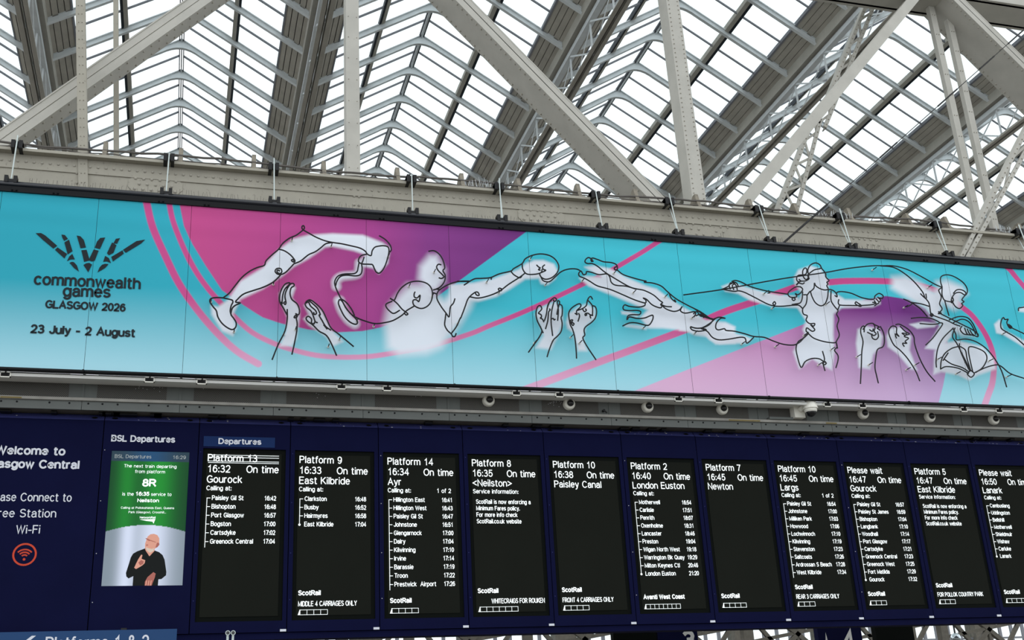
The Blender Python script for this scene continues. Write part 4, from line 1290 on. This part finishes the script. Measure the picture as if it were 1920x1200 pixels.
wire('black wire outline of an arm reaching in at the right edge of the picture', [
    M7((2000, 600), (1920, 545), (1890, 530), (1840, 505), (1830, 490), (1845, 500), (1850, 510), (1835, 510), (1820, 480), (1828, 460), (1810, 462), (1800, 450), (1790, 465), (1785, 490), (1790, 515), (1820, 535), (1870, 565), (1920, 608), (1990, 660)),
    M7((1888, 412), (1890, 395), (1920, 390), (1960, 370))], M7((1822, 532),))

# ------------------------------------------------------------------ service strip under the banner
trim = empty('trim_1', (4.5, -.1, 4.96), kind='structure')
MX0, MP = -0.213, 0.912
RZ = 5.205
obj('back_sheet', MB().box(XA, XB + 2, .2, .23, 2.8, 4.955), M_NAVY, trim)
for n in range(-4, 16):
    xa = MX0 + n * MP
    obj('backing_plate', MB().box(xa + .004, xa + MP - .004, -.095, -.08, 5.06, 5.33), M_PLATE, trim)
    dx = (.13, .13)
    if n == 8:
        dx = (.13, .3)
    obj('perforated_sheet', MB().box(xa + dx[0], xa + MP - dx[1], -.1, -.0955, 5.08, 5.33), M_PERF, trim)
    obj('joint_strip', MB().box(xa - .012, xa + .012, -.103, -.095, 5.06, 5.33), M_PLATE, trim)
    obj('fascia_plate', MB().box(xa + .002, xa + MP - .002, -.122, -.10, 4.963, 5.05), M_PLATE, trim)
    b = MB()
    for q in (.06, .19, .33, .62, .80):
        b.lathe((xa + q, -.122, 5.026), (0, -1, 0), [(0, .010), (.004, .009), (.006, .004)], 8)
    obj('bolt', b, M_FRAME, trim)
obj('ledge', MB().box(XA, XB + 3, -.145, -.09, 5.05, 5.078), M_LEDGE, trim)
for a, b_ in ((0, 40), (1362, 1420), (1542, 1562)):
    x0, x1 = at(a, 750, -.145).x, at(b_, 750, -.145).x
    obj('tape', MB().box(x0, x1, -.147, -.145, 5.052, 5.066), M_YEL, trim)
obj('fascia_backing', MB().box(XA, XB + 3, -.078, -.07, 5.06, 5.3).box(XA, XB + 3, -.0995, -.092, 4.966, 5.049), M_FRAME, trim)
obj('soffit', MB().box(XA, XB + 3, -.09, .3, 4.975, 4.985), M_STONE, trim)
b = MB()
random.seed(11)
for i in range(60):
    X = random.uniform(XA, XB)
    b.box(X, X + random.uniform(.05, .12), -.04, .04, 4.95, 4.975)
obj('packing_block', b, M_BLACK, trim)
b = MB()
for i, (cx, cz, n_) in enumerate(((at(795, 755, -.1).x, 5.24, 14), (at(262, 722, -.1).x, 5.27, 22), (at(292, 727, -.1).x, 5.24, 16), (at(600, 748, -.1).x, 5.24, 14), (at(1040, 757, -.1).x, 5.23, 26), (at(373, 727, -.1).x, 5.26, 16), (at(900, 742, -.1).x, 5.28, 10))):
    for _ in range(n_):
        X = cx + random.gauss(0, .05); Z = cz + random.gauss(0, .03)
        b.box(X, X + .006, -.1015, -.1, Z, Z + .006)
obj('light_flecks', b, M_FLECK, trim, kind='stuff')

rail = obj('rail', MB().box(XA, XB + 3, -.345, -.31, RZ + .003, RZ + .033).box(XA, XB + 3, -.31, -.10, RZ + .026, RZ + .033), M_RAIL,
           label='pale metal rail running under the whole banner', cat='rail')
for i, px in enumerate((10, 280, 378, 640, 726, 968, 1049, 1272, 1347, 1551, 1617, 1807, 1873)):
    X = at(px, 703 + (px - 10) * .037, -.35).x
    Z = RZ + .012
    c = empty('rail_clip', (X, -.35, Z), 'black clip in a white bracket on the pale rail, %s' % nth(i), 'clip', 'clips along the rail')
    b = MB()
    for (x0, x1, z0, z1) in ((-.05, .05, -.03, -.020), (-.05, .05, .016, .026), (-.05, -.040, -.03, .026), (.040, .05, -.03, .026)):
        b.box(X + x0, X + x1, -.362, -.345, Z + z0, Z + z1)
    obj('bracket_rim', b, M_WHITE, c)
    obj('clip_body', MB().box(X - .036, X + .036, -.358, -.346, Z - .017, Z + .015).tube([(X - .028, -.363, Z), (X + .02, -.363, Z)], .011, 8), M_BLACK, c)
    obj('clip_arm', MB().bar((X, -.36, Z + .0), (X + .012, -.40, Z + .055), .022, .012, (1, 0, 0)), M_BLACK, c)

# ------------------------------------------------------------------ cameras
for i, (X, Z) in enumerate([(3.872, 5.197), (4.782, 5.188), (5.704, 5.188), (6.617, 5.190), (8.44, 5.195), (9.348, 5.183), (10.253, 5.177)]):
    c = empty('dome_camera', (X, -.1, Z), 'small white dome security camera on the perforated strip, %s' % nth(i), 'security camera', 'small dome cameras')
    obj('housing', MB().lathe((X, -.1, Z), (0, -1, 0), [(0, .066), (.03, .066), (.05, .06), (.058, .05), (.058, .036), (.052, .034)], 24), M_WHITE, c, smooth=False)
    obj('dome', MB().lathe((X + .004, -.15, Z + .004), (.1, -1, -.1), [(0, .038), (.015, .037), (.028, .03), (.037, .018), (.041, .004)], 20), M_GLOSSK, c, smooth=True)
X = at(1520, 770, -.3).x
ptz = empty('pan_tilt_camera', (X, -.3, 5.2), 'large white pan and tilt dome camera on a bracket box', 'security camera')
bxp = at(1497, 773, -.16)
obj('mount_box', MB().box(bxp.x - .075, bxp.x + .06, -.2, -.1, 5.10, 5.29), M_WHITE, ptz)
obj('arm', MB().tube([(bxp.x - .01, -.2, 5.18), (bxp.x + .05, -.24, 5.24), (bxp.x + .1, -.28, 5.275), (X, -.3, 5.285), (X, -.3, 5.27)], .03, 12), M_WHITE, ptz, smooth=True)
obj('housing', MB().lathe((X, -.3, 5.29), (0, 0, -1), [(0, .02), (.012, .045), (.03, .066), (.07, .078), (.10, .082), (.105, .086), (.118, .086), (.12, .074), (.14, .072), (.155, .064)], 28), M_WHITE, ptz)
obj('dome', MB().lathe((X, -.3, 5.137), (0, 0, -1), [(0, .06), (.015, .057), (.035, .045), (.05, .028), (.058, .006)], 24), M_GLOSSK, ptz, smooth=True)
c = obj('mounting_rail', MB().box(bxp.x - .38, bxp.x - .075, -.16, -.1, 5.083, 5.11).box(bxp.x - .4, bxp.x + .4, -.13, -.1, 5.27, 5.29), M_PLATE, label='grey slotted mounting rail beside the large dome camera', cat='rail')
P = at(1137, 775, -.12)
obj('probe', MB().tube([(P.x - .03, -.13, P.z + .03), (P.x, -.14, P.z)], .008, 8).lathe((P.x - .03, -.1, P.z + .03), (0, -1, 0), [(0, .014), (.04, .014)], 10), M_BLACK,
    label='small black probe on the grey strip, right of the second dome camera', cat='sensor')

# ------------------------------------------------------------------ departure boards
DW = .9
ZT, ZB = 4.895, 2.85
SZT, SZB = 4.64, 2.955


def sq(s): return s


def cabinet(i, label, u0=.047, u1=.857, wide=1, sz0=SZB, sz1=SZT, screen=True):
    x0 = i * DW + .004
    x1 = (i + wide) * DW - .004
    c = empty('departure_board' if i >= 0 and screen else 'info_panel', ((x0 + x1) / 2, 0, ZB), label, 'departure board' if screen else 'sign')
    cab = MB()
    s0, s1 = i * DW + u0, i * DW + u1
    if screen:
        cab.box(x0, s0, 0, .2, ZB, ZT).box(s1, x1, 0, .2, ZB, ZT).box(s0, s1, 0, .2, ZB, sz0).box(s0, s1, 0, .2, sz1, ZT).box(s0, s1, .04, .2, sz0, sz1)
    else:
        cab.box(x0, x1, 0, .2, ZB, ZT)
    obj('housing', cab, M_NAVY, c)
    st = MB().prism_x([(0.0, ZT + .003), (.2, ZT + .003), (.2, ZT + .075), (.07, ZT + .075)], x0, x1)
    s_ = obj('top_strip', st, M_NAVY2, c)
    h = MB()
    for q in (x0 + .09, x1 - .09):
        n = 14
        pts = []
        for k in range(n):
            t = 2 * math.pi * k / n
            v = .45 + .2 * math.sin(t)
            pts.append((q + .028 * math.cos(t), .07 * v - .0035, ZT + .003 + .072 * v))
        h.add(pts, [tuple(range(n))])
    obj('slot', h, M_BLACK, s_)
    f = MB()
    for _ in range(random.choice((2, 4, 9))):
        v = random.uniform(.1, .8); q = random.uniform(x0 + .1, x1 - .1); r = random.uniform(.003, .01)
        pts = [(q + r * math.cos(t) * random.uniform(.5, 1.8), .07 * (v + .1 * r / .01 * math.sin(t)) - .003, ZT + .003 + .072 * (v + .1 * r / .01 * math.sin(t))) for t in [2 * math.pi * k / 6 for k in range(6)]]
        f.add(pts, [tuple(range(6))])
    obj('bird_droppings', f, M_FLECK, s_, kind='stuff')
    if screen:
        obj('bezel', MB().box(s0, s1, .016, .04, sz0, sz1), M_BEZEL, c)
    if wide == 1 and i >= 1:
        obj('sticker', MB().box(x1 - .058, x1 - .0, -.003, 0, 2.853, 2.875), M_VINYL, c, label='small white sticker at the lower corner')
    # screws
    sc = MB()
    for zz in (4.6, 4.1, 3.6, 3.15):
        sc.lathe((x0 + .02, 0, zz), (0, -1, 0), [(0, .005), (.003, .004)], 6)
    obj('screw', sc, M_FLECK if i % 3 == 0 else M_NAVY2, c)
    return c


ledy = .010
CAPB, CAPS = .077, .048


def led(i, c, big, calls=None, info=None, pages=None, foot='ScotRail', msg=None, cars=4, last=True, off=0, strike=False, msgdx=.0, dim=False):
    x0 = i * DW
    obj('led_screen', MB().box(x0 + .085, x0 + .815, .011, .016, SZB + .045, SZT - .045), M_SCREEN, c)
    t = Lines(c, M_LED, 'led_text', .0070)
    T = Lines(c, M_LED, 'led_text', .0100)
    g = MB()
    k_ = MB()
    L = x0 + .095
    R = x0 + .79
    SXB = .42 / (twidth('Platform 9') * CAPB)
    text(T, big[0], L, 4.507, ledy, CAPB, sx=SXB, style='r')
    text(T, big[1], L, 4.397, ledy, CAPB, sx=SXB, style='r')
    text(T, 'On time', R, 4.397, ledy, CAPB, sx=SXB, style='r', align='r')
    text(T, big[2], L, 4.292, ledy, CAPB, sx=SXB, style='r')
    SXS = .305 / (twidth('East Kilbride') * CAPS)
    if strike:
        for zz in (4.575, 4.553, 4.513, 4.497):
            g.box(L + .005, R, ledy - .0005, ledy + .0005, zz - .0025, zz + .0025)
    if calls:
        text(t, 'Calling at:', L, 4.217, ledy, CAPS, sx=SXS, style='l')
        if pages:
            text(t, pages, R - .03, 4.217, ledy, CAPS, sx=SXS, style='l', align='r')
        z = 4.12
        zt = z + .022
        for k, (s, tm) in enumerate(calls):
            text(t, s, x0 + .152, z, ledy, CAPS, sx=SXS * .93)
            if tm: text(t, tm, x0 + .772, z, ledy, CAPS, width=.117, align='r')
            fin = last and k == len(calls) - 1
            if not fin:
                g.box(x0 + .104, x0 + .138, ledy - .0005, ledy + .0005, z + .018, z + .024)
            else:
                n = 10
                g.add([(x0 + .106 + .012 * math.cos(2 * math.pi * q / n), ledy, z + .018 + .012 * math.sin(2 * math.pi * q / n)) for q in range(n)], [tuple(range(n))])
            zl = z
            z -= .0855
        g.box(x0 + .103, x0 + .1085, ledy - .0005, ledy + .0005, zl + (.02 if last else -.035), zt + .002)
    if info:
        text(t, 'Service information:', L, 4.217, ledy, CAPS, sx=SXS, style='l')
        z = 4.107
        for s in info:
            text(t, s, x0 + .123, z, ledy, CAPS, sx=.59 / (twidth('ScotRail is now enforcing a') * CAPS), style='l')
            z -= .0685
    fz = 3.19 if msg else 3.105
    if foot:
        text(T, foot, x0 + .104, fz, ledy, CAPS * 1.05, sx=.21 / (twidth('ScotRail') * CAPS * 1.05), style='b')
    if msg:
        text(t, msg, x0 + .105 + msgdx, 3.086, ledy, CAPS * 1.05, sx=.565 / (twidth('MIDDLE 4 CARRIAGES ONLY') * CAPS * 1.05), style='l')
    if cars:
        cw = .066 if cars <= 6 else .049
        a, z0, z1 = x0 + .104, 3.005, 3.055
        e = .004
        k_.add([(a, ledy, z0), (a + .022, ledy, z0), (a + .022, ledy, z1), (a + .014, ledy, z1 - .01)], [(0, 1, 2, 3)])
        xe = a + .022 + cw * cars
        k_.box(a, xe, ledy - .0005, ledy + .0005, z0, z0 + e).box(a + .014, xe, ledy - .0005, ledy + .0005, z1 - e, z1)
        for k in range(cars + 1):
            k_.box(a + .02 + cw * k, a + .02 + e + cw * k, ledy - .0005, ledy + .0005, z0, z1)
    if g.v: obj('route_diagram', g, M_LED, c)
    if k_.v: obj('carriage_diagram', k_, M_LED, c)


P13 = [('Paisley Gil St', '16:42'), ('Bishopton', '16:48'), ('Port Glasgow', '16:57'), ('Bogston', '17:00'), ('Cartsdyke', '17:02'), ('Greenock Central', '17:04')]
P9 = [('Clarkston', '16:48'), ('Busby', '16:52'), ('Hairmyres', '16:58'), ('East Kilbride', '17:04')]
P14 = [('Hillington East', '16:41'), ('Hillington West', '16:43'), ('Paisley Gil St', '16:47'), ('Johnstone', '16:51'), ('Glengarnock', '17:00'), ('Dalry', '17:04'), ('Kilwinning', '17:10'), ('Irvine', '17:14'), ('Barassie', '17:19'), ('Troon', '17:22'), ('Prestwick  Airport', '17:26')]
P2 = [('Motherwell', '16:54'), ('Carlisle', '17:51'), ('Penrith', '18:07'), ('Oxenholme', '18:31'), ('Lancaster', '18:46'), ('Preston', '19:04'), ('Wigan North West', '19:18'), ('Warrington Bk Quay', '19:29'), ('Milton Keynes Ctl', '20:46'), ('London Euston', '21:20')]
P10 = [('Paisley Gil St', '16:54'), ('Johnstone', '17:00'), ('Milliken Park', '17:03'), ('Howwood', '17:06'), ('Lochwinnoch', '17:10'), ('Kilwinning', '17:19'), ('Stevenston', '17:23'), ('Saltcoats', '17:26'), ('Ardrossan S Beach', '17:28'), ('West Kilbride', '17:34')]
PW = [('Paisley Gil St', '16:57'), ('Paisley St James', '16:59'), ('Bishopton', '17:04'), ('Langbank', '17:10'), ('Woodhall', '17:14'), ('Port Glasgow', '17:17'), ('Cartsdyke', '17:21'), ('Greenock Central', '17:23'), ('Greenock West', '17:25'), ('Fort Matilda', '17:29'), ('Gourock', '17:32')]
LA = [('Cambuslang', '16:59'), ('Uddingston', '17:03'), ('Bellshill', '17:07'), ('Motherwell', '17:13'), ('Shieldmuir', '17:16'), ('Wishaw', '17:20'), ('Carluke', '17:28'), ('Lanark', '17:36')]
INFO = ['ScotRail is now enforcing a', 'Minimum Fares policy.', 'For more info check', 'ScotRail.co.uk website']
boards = [
    (1, 'navy departure board for Platform 13, 16:32 to Gourock, with a Departures plate', ('Platform 13', '16:32', 'Gourock'), dict(calls=P13, last=False, foot=None, cars=0, strike=True)),
    (2, 'navy departure board for Platform 9, 16:33 to East Kilbride, beside the Departures plate', ('Platform 9', '16:33', 'East Kilbride'), dict(calls=P9, msg='MIDDLE 4 CARRIAGES ONLY')),
    (3, 'navy departure board for Platform 14, 16:34 to Ayr', ('Platform 14', '16:34', 'Ayr'), dict(calls=P14, last=False, pages='1 of 2')),
    (4, 'navy departure board for Platform 8, 16:35 to Neilston', ('Platform 8', '16:35', '<Neilston>'), dict(info=INFO, msg='WHITECRAIGS FOR ROUKEN', msgdx=.14, cars=6)),
    (5, 'navy departure board for Platform 10, 16:38 to Paisley Canal', ('Platform 10', '16:38', 'Paisley Canal'), dict(msg='FRONT 4 CARRIAGES ONLY')),
    (6, 'navy departure board for Platform 2, 16:40 to London Euston', ('Platform 2', '16:40', 'London Euston'), dict(calls=P2, foot='Avanti West Coast', cars=8)),
    (7, 'navy departure board for Platform 7, 16:45 to Newton', ('Platform 7', '16:45', 'Newton'), dict()),
    (8, 'navy departure board for Platform 10, 16:45 to Largs', ('Platform 10', '16:45', 'Largs'), dict(calls=P10, last=False, pages='1 of 2', msg='REAR 3 CARRIAGES ONLY', cars=3)),
    (9, 'navy departure board reading Please wait, 16:47 to Gourock', ('Please wait', '16:47', 'Gourock'), dict(calls=PW, cars=3)),
    (10, 'navy departure board for Platform 5, 16:47, ending FOR POLLOK COUNTRY PARK', ('Platform 5', '16:47', 'East Kilbride'), dict(info=INFO, msg='FOR POLLOK COUNTRY PARK', cars=3)),
    (11, 'navy departure board reading Please wait, 16:50 to Lanark, cut by the right edge', ('Please wait', '16:50', 'Lanark'), dict(calls=LA, foot='ScotRail', cars=4)),
]
for i, lab, big, kw in boards:
    c = cabinet(i, lab)
    _t = kw.get('foot', 'ScotRail')
    if _t == 'Avanti West Coast':
        kw = dict(kw); kw['foot'] = None
        led(i, c, big, **kw)
        t = Lines(c, M_LED, 'led_text')
        text(t, 'Avanti West Coast', i * DW + .104, 3.105, ledy, CAPS * 1.05, width=.475, style='b')
    else:
        led(i, c, big, **kw)
    if i == 1:
        pl = obj('name_plate', MB().box(DW + .047, DW + .745, -.006, 0, 4.657, 4.762), M_DEP, c, label='dark blue plate reading Departures')
        t = Lines(pl, M_VINYL); text(t, 'Departures', DW + .19, 4.683, -.0075, .062, width=.42, style='b')

# BSL board: video screen
c = cabinet(0, 'navy board with a green and white video screen of a sign language interpreter', u0=.09, u1=.818, sz0=3.298, sz1=4.597)
t = Lines(c, M_VINYL); text(t, 'BSL Departures', .075, 4.686, -.0015, .068, width=.6, style='b')
vx, vz = np.meshgrid(np.linspace(.0905, .8175, 110), np.linspace(3.2985, 4.5965, 190))
uu = (vx - .0905) / .727
vv = (vz - 3.2985) / 1.298
G = lc((22, 72, 40)) + (lc((34, 142, 52)) - lc((22, 72, 40))) * (np.exp(-((uu - .62) / .2) ** 2) + .75 * np.exp(-((uu - .22) / .12) ** 2)).clip(0, 1)[..., None]
Wt = lc((132, 146, 158)) + (lc((214, 224, 246)) - lc((132, 146, 158))) * (np.exp(-((uu - .6) / .22) ** 2) + .85 * np.exp(-((uu - .27) / .1) ** 2)).clip(0, 1)[..., None]
Hh = lc((46, 66, 78)) + (lc((38, 78, 116)) - lc((46, 66, 78))) * np.exp(-((uu - .5) / .25) ** 2)[..., None]
arc = 3.872 - (uu - .5) ** 2 * .25
V = np.where((vz > arc)[..., None], G, Wt)
V = np.where((vz > 4.497)[..., None], Hh, V)
V = np.concatenate([V, np.ones(V.shape[:2] + (1,))], 2)
me = grid_mesh('video_screen', vx - .45, vz - 3.3, np.zeros_like(vx), V, M_VIDEO)
vs = obj('video_screen', me, None, c, loc=(.45, .012, 3.3))
t = Lines(vs, M_LEDDIM, 'screen_text')
yv = .009
text(t, 'BSL Departures', .12, 4.525, yv, .036, width=.34, style='l')
text(t, '16:29', .785, 4.525, yv, .036, width=.125, style='l', align='r')
t = Lines(vs, M_LED, 'screen_text')
text(t, 'The next train departing', .457, 4.432, yv, .033, width=.49, align='c')
text(t, 'from platform', .457, 4.378, yv, .033, width=.28, align='c')
text(t, '8R', .457, 4.245, yv, .078, width=.13, align='c', style='b')
text(t, 'is the', .215, 4.155, yv, .034, width=.105)
text(t, '16:35', .335, 4.155, yv, .040, width=.13, style='b')
text(t, 'service to', .48, 4.155, yv, .034, width=.19)
text(t, 'Neilston', .457, 4.092, yv, .036, width=.2, align='c', style='b')
text(t, 'Calling at Pollokshields East, Queens', .457, 4.027, yv, .022, width=.49, align='c')
text(t, 'Park (Glasgow), Crosshill...', .457, 3.985, yv, .022, width=.345, align='c')
text(t, 'NetworkRail', .39, 3.935, yv, .02, width=.145, style='b')
lgx = .39
t = MB()
t.add([(lgx, yv, 3.925), (lgx + .13, yv, 3.93), (lgx + .145, yv, 3.932), (lgx + .13, yv, 3.885), (lgx + .12, yv, 3.905), (lgx + .06, yv, 3.912)], [(0, 1, 2, 3, 4, 5)])
obj('screen_emblem', t, M_LED, vs)


def ZB8(*a): return [(190 + x / 9.23, 980 + y / 9.23) for x, y in a]


def flat(name, poly, m, lay, par):
    q = plane(ZB8(*poly), yv)
    b = MB().add([(a, yv + .003 - .0007 * lay, z) for a, z in q], [tuple(range(len(q)))])
    return obj(name, b, m, par)


M_SK = mat('screen_skin', (178, 128, 112), 0.8, emit=.75, spec=0)
M_SK2 = mat('screen_skin_dark', (138, 84, 76), 0.8, emit=.75, spec=0)
M_BEARD = mat('screen_beard', (176, 160, 146), 0.8, emit=.7, spec=0)
M_SHIRT = mat('screen_shirt', (24, 26, 26), 0.8, emit=.8, spec=0)
M_SHIRT2 = mat('screen_shirt_fold', (36, 40, 40), 0.8, emit=.7, spec=0)
flat('picture_shirt', [(540, 1093), (553, 925), (470, 965), (432, 930), (425, 870), (480, 700), (510, 600), (550, 535), (620, 495), (755, 445), (830, 500), (910, 475), (1000, 510), (1060, 560), (1095, 640), (1125, 850), (1120, 910), (1040, 975), (988, 980), (978, 1093)], M_SHIRT, 1, vs)
flat('picture_face', [(755, 440), (758, 360), (778, 300), (800, 240), (850, 200), (912, 192), (970, 215), (1003, 270), (1003, 345), (975, 420), (925, 450), (918, 490), (832, 582), (765, 480)], M_SK, 2, vs)
flat('picture_ear', [(965, 345), (1000, 350), (1006, 380), (970, 425), (935, 432), (945, 400)], M_SK2, 3, vs)
flat('picture_beard', [(765, 420), (810, 440), (870, 455), (915, 440), (905, 490), (840, 520), (785, 480)], M_BEARD, 3, vs)
flat('picture_mouth', [(772, 385), (790, 375), (815, 385), (800, 395), (780, 398)], M_SK2, 4, vs)
flat('picture_glasses', [(765, 266), (800, 275), (850, 300), (945, 335), (945, 343), (845, 312), (830, 318), (800, 300), (765, 275)], M_SK2, 4, vs)
flat('picture_hand', [(568, 780), (610, 690), (640, 630), (690, 552), (712, 560), (695, 625), (760, 650), (750, 700), (715, 735), (660, 770), (600, 802)], M_SK, 2, vs)
flat('picture_knuckles', [(640, 690), (690, 645), (735, 670), (720, 715), (670, 740)], M_SK2, 3, vs)
flat('picture_hand', [(748, 1092), (755, 1020), (800, 940), (860, 890), (900, 855), (940, 880), (925, 950), (900, 1010), (870, 1092)], M_SK2, 2, vs)
for q in ((775, 1000, 760, 1085), (815, 1000, 800, 1088), (855, 1000, 840, 1088)):
    flat('picture_finger', [(q[0], q[1]), (q[0] + 18, q[1]), (q[2] + 18, q[3]), (q[2], q[3])], M_SK, 3, vs)

# welcome panel
c = cabinet(-2, 'navy welcome panel with white lettering and an orange wireless symbol', wide=2, screen=False)
t = Lines(c, M_VINYL)
text(t, 'Welcome to', -.33, 4.535, -.0015, .088, width=.625, style='b', align='r')
text(t, 'Glasgow Central', -.192, 4.404, -.0015, .088, width=.725 * twidth('Glasgow Central') / twidth('asgow Central'), style='b', align='r')
text(t, 'Please Connect to', -.236, 4.088, -.0015, .082, width=.675 * twidth('Please Connect to') / twidth('ease Connect to'), align='r')
text(t, 'Free Station', -.36, 3.936, -.0015, .082, width=.565, align='r')
text(t, 'Wi-Fi', -.487, 3.784, -.0015, .082, width=.21, align='r')
wf = MB()
wx, wz = -.601, 3.593


def ring(mb, cx, cz, r0, r1, a0, a1, y, n=32):
    vs_ = []
    for k in range(n + 1):
        a = math.radians(a0 + (a1 - a0) * k / n)
        vs_ += [(cx + r0 * math.cos(a), y, cz + r0 * math.sin(a)), (cx + r1 * math.cos(a), y, cz + r1 * math.sin(a))]
    mb.add(vs_, [(2 * k, 2 * k + 1, 2 * k + 3, 2 * k + 2) for k in range(n)])


ring(wf, wx, wz, .088, .105, 0, 360, -.0015, 40)
for r in (.03, .055, .08):
    ring(wf, wx, wz - .035, r - .007, r + .007, 42, 138, -.0015, 14)
ring(wf, wx, wz - .045, 0.0, .012, 0, 360, -.0015, 14)
obj('wireless_symbol', wf, M_RED, c, label='orange wireless symbol in a ring')

# beam under the boards
obj('beam', MB().box(XA, XB + 2, .02, .19, 2.785, 2.846), M_NAVY, label='navy beam running along the underside of the departure boards', cat='beam')

# directional sign at lower left
sx1 = at(332, 1180, -.22).x
sg = empty('direction_sign', (-.5, -.22, 2.45), 'dark blue hanging sign reading Platforms 1 & 2 at the lower left', 'sign')
zt_ = at(332, 1179, -.22).z
obj('panel', MB().box(-2.3, sx1, -.22, -.14, 2.45, zt_), M_BLUE, sg)
obj('hanger', MB().box(-1.2, -1.15, -.19, .03, zt_, zt_ + .12).box(.3, .35, -.19, .03, zt_ - .02, zt_ + .02).box(-1.2, -1.15, -.19, .03, zt_ - .05, zt_ + .02), M_BLACK, sg)
t = MB()
xl = at(86, 1195, -.22).x; xr_ = at(280, 1195, -.22).x
capz = .125
zb = at(180, 1192, -.22).z - capz
text(t, 'Platforms 1 & 2', xl, zb, -.2215, capz, width=xr_ - xl)
xa_ = at(40, 1195, -.22).x
zc = zb + capz * .45
t.add([(xa_ + .12, -.2215, zc + .08), (xa_ + .085, -.2215, zc + .08), (xa_ - .01, -.2215, zc), (xa_ + .085, -.2215, zc - .08), (xa_ + .12, -.2215, zc - .08), (xa_ + .03, -.2215, zc)], [(0, 1, 2, 5), (2, 3, 4, 5)])
obj('lettering', t, M_VINYL, sg)

# twin hooks at the lower edge
P = at(432, 1187, -.3)
hk = empty('twin_hook', (P.x, -.3, P.z - .2), 'pair of chrome tube ends with dark eyes below the Platform 13 board', 'hook')
for s_ in (-.024, .024):
    obj('tube', MB().tube([(P.x + s_ * .9, -.3, P.z - .2), (P.x + s_, -.3, P.z)], .012, 8), M_ROD, hk)
    obj('eye', MB().lathe((P.x + s_, -.31, P.z), (0, -1, 0), [(0, .022), (.012, .022), (.012, .015)], 14), M_ROD, hk)
    obj('lens', MB().lathe((P.x + s_, -.322, P.z), (0, -1, 0), [(0, .016), (.002, .015)], 12), M_GLOSSK, hk)
obj('stem', MB().tube([(P.x, -.3, P.z - .2), (P.x, -.1, P.z - .2), (P.x, .1, P.z + .02)], .01, 6), M_ROD, hk)

# things seen under the boards, further back
DY = 5.0


def hung(name, label, cat, px0, px1, m, txt=None, tx=None, cap=.3, lab2=None, arrow=None):
    a = at(px0, 1192, DY); b_ = at(px1, 1192, DY)
    zt2 = a.z + .35
    e_ = empty(name, ((a.x + b_.x) / 2, DY, a.z - 1.0), label, cat)
    obj('panel', MB().box(a.x, b_.x, DY, DY + .12, a.z - 1.0, zt2), m, e_)
    obj('hanger', MB().box(a.x + .1, a.x + .14, DY + .04, DY + .08, zt2, 5.6).box(b_.x - .14, b_.x - .1, DY + .04, DY + .08, zt2, 5.6), M_BLACK, e_)
    t_ = MB()
    if txt:
        p_ = at(tx, 1188, DY)
        text(t_, txt, p_.x, p_.z - cap + .05, DY - .003, cap, sx=1.0, style='b')
    if arrow:
        p_ = at(arrow, 1188, DY)
        t_.add([(p_.x - .03, DY - .003, p_.z - .4), (p_.x - .06, DY - .003, p_.z - .4), (p_.x + .0, DY - .003, p_.z + .02), (p_.x + .06, DY - .003, p_.z - .4), (p_.x + .03, DY - .003, p_.z - .4), (p_.x, DY - .003, p_.z - .12)], [(0, 1, 2, 5), (2, 3, 4, 5)])
    if t_.v:
        obj('lettering', t_, M_RAIL, e_)


hung('display_unit', 'black hanging display left of the navy sign with the figure 3', 'display', 1150, 1230, M_BEZEL)
hung('platform_sign', 'navy hanging platform sign with a grey figure 3', 'sign', 1233, 1308, M_NAVY, '3', 1278, .3)
hung('platform_sign', 'navy hanging platform sign with an arrow and a grey figure 4', 'sign', 1534, 1616, M_NAVY, '4', 1576, .32, arrow=1548)
hung('display_unit', 'black hanging display right of the navy sign with the figure 4', 'display', 1643, 1714, M_BEZEL)
Pm = at(1792, 1196, DY)
mr = empty('globe_mirror', (Pm.x, DY, Pm.z - .1), 'round silver globe hanging below the Platform 5 board', 'mirror')
obj('globe', MB().lathe((Pm.x, DY, Pm.z), (0, 0, 1), [(-.078, .01), (-.07, .04), (-.04, .07), (0, .082), (.04, .07), (.07, .04), (.078, .01)], 18), mat('silver_globe', (200, 210, 215), .15, metal=.9), mr, smooth=True)
obj('rod', MB().box(Pm.x - .01, Pm.x + .01, DY - .01, DY + .01, Pm.z + .07, 5.6), M_BLACK, mr)

obj('carrier_beam', MB().box(4, 18, DY + .0, DY + .12, 5.6, 5.8), M_DARK, label='dark beam behind the boards that carries the hanging signs', cat='beam')
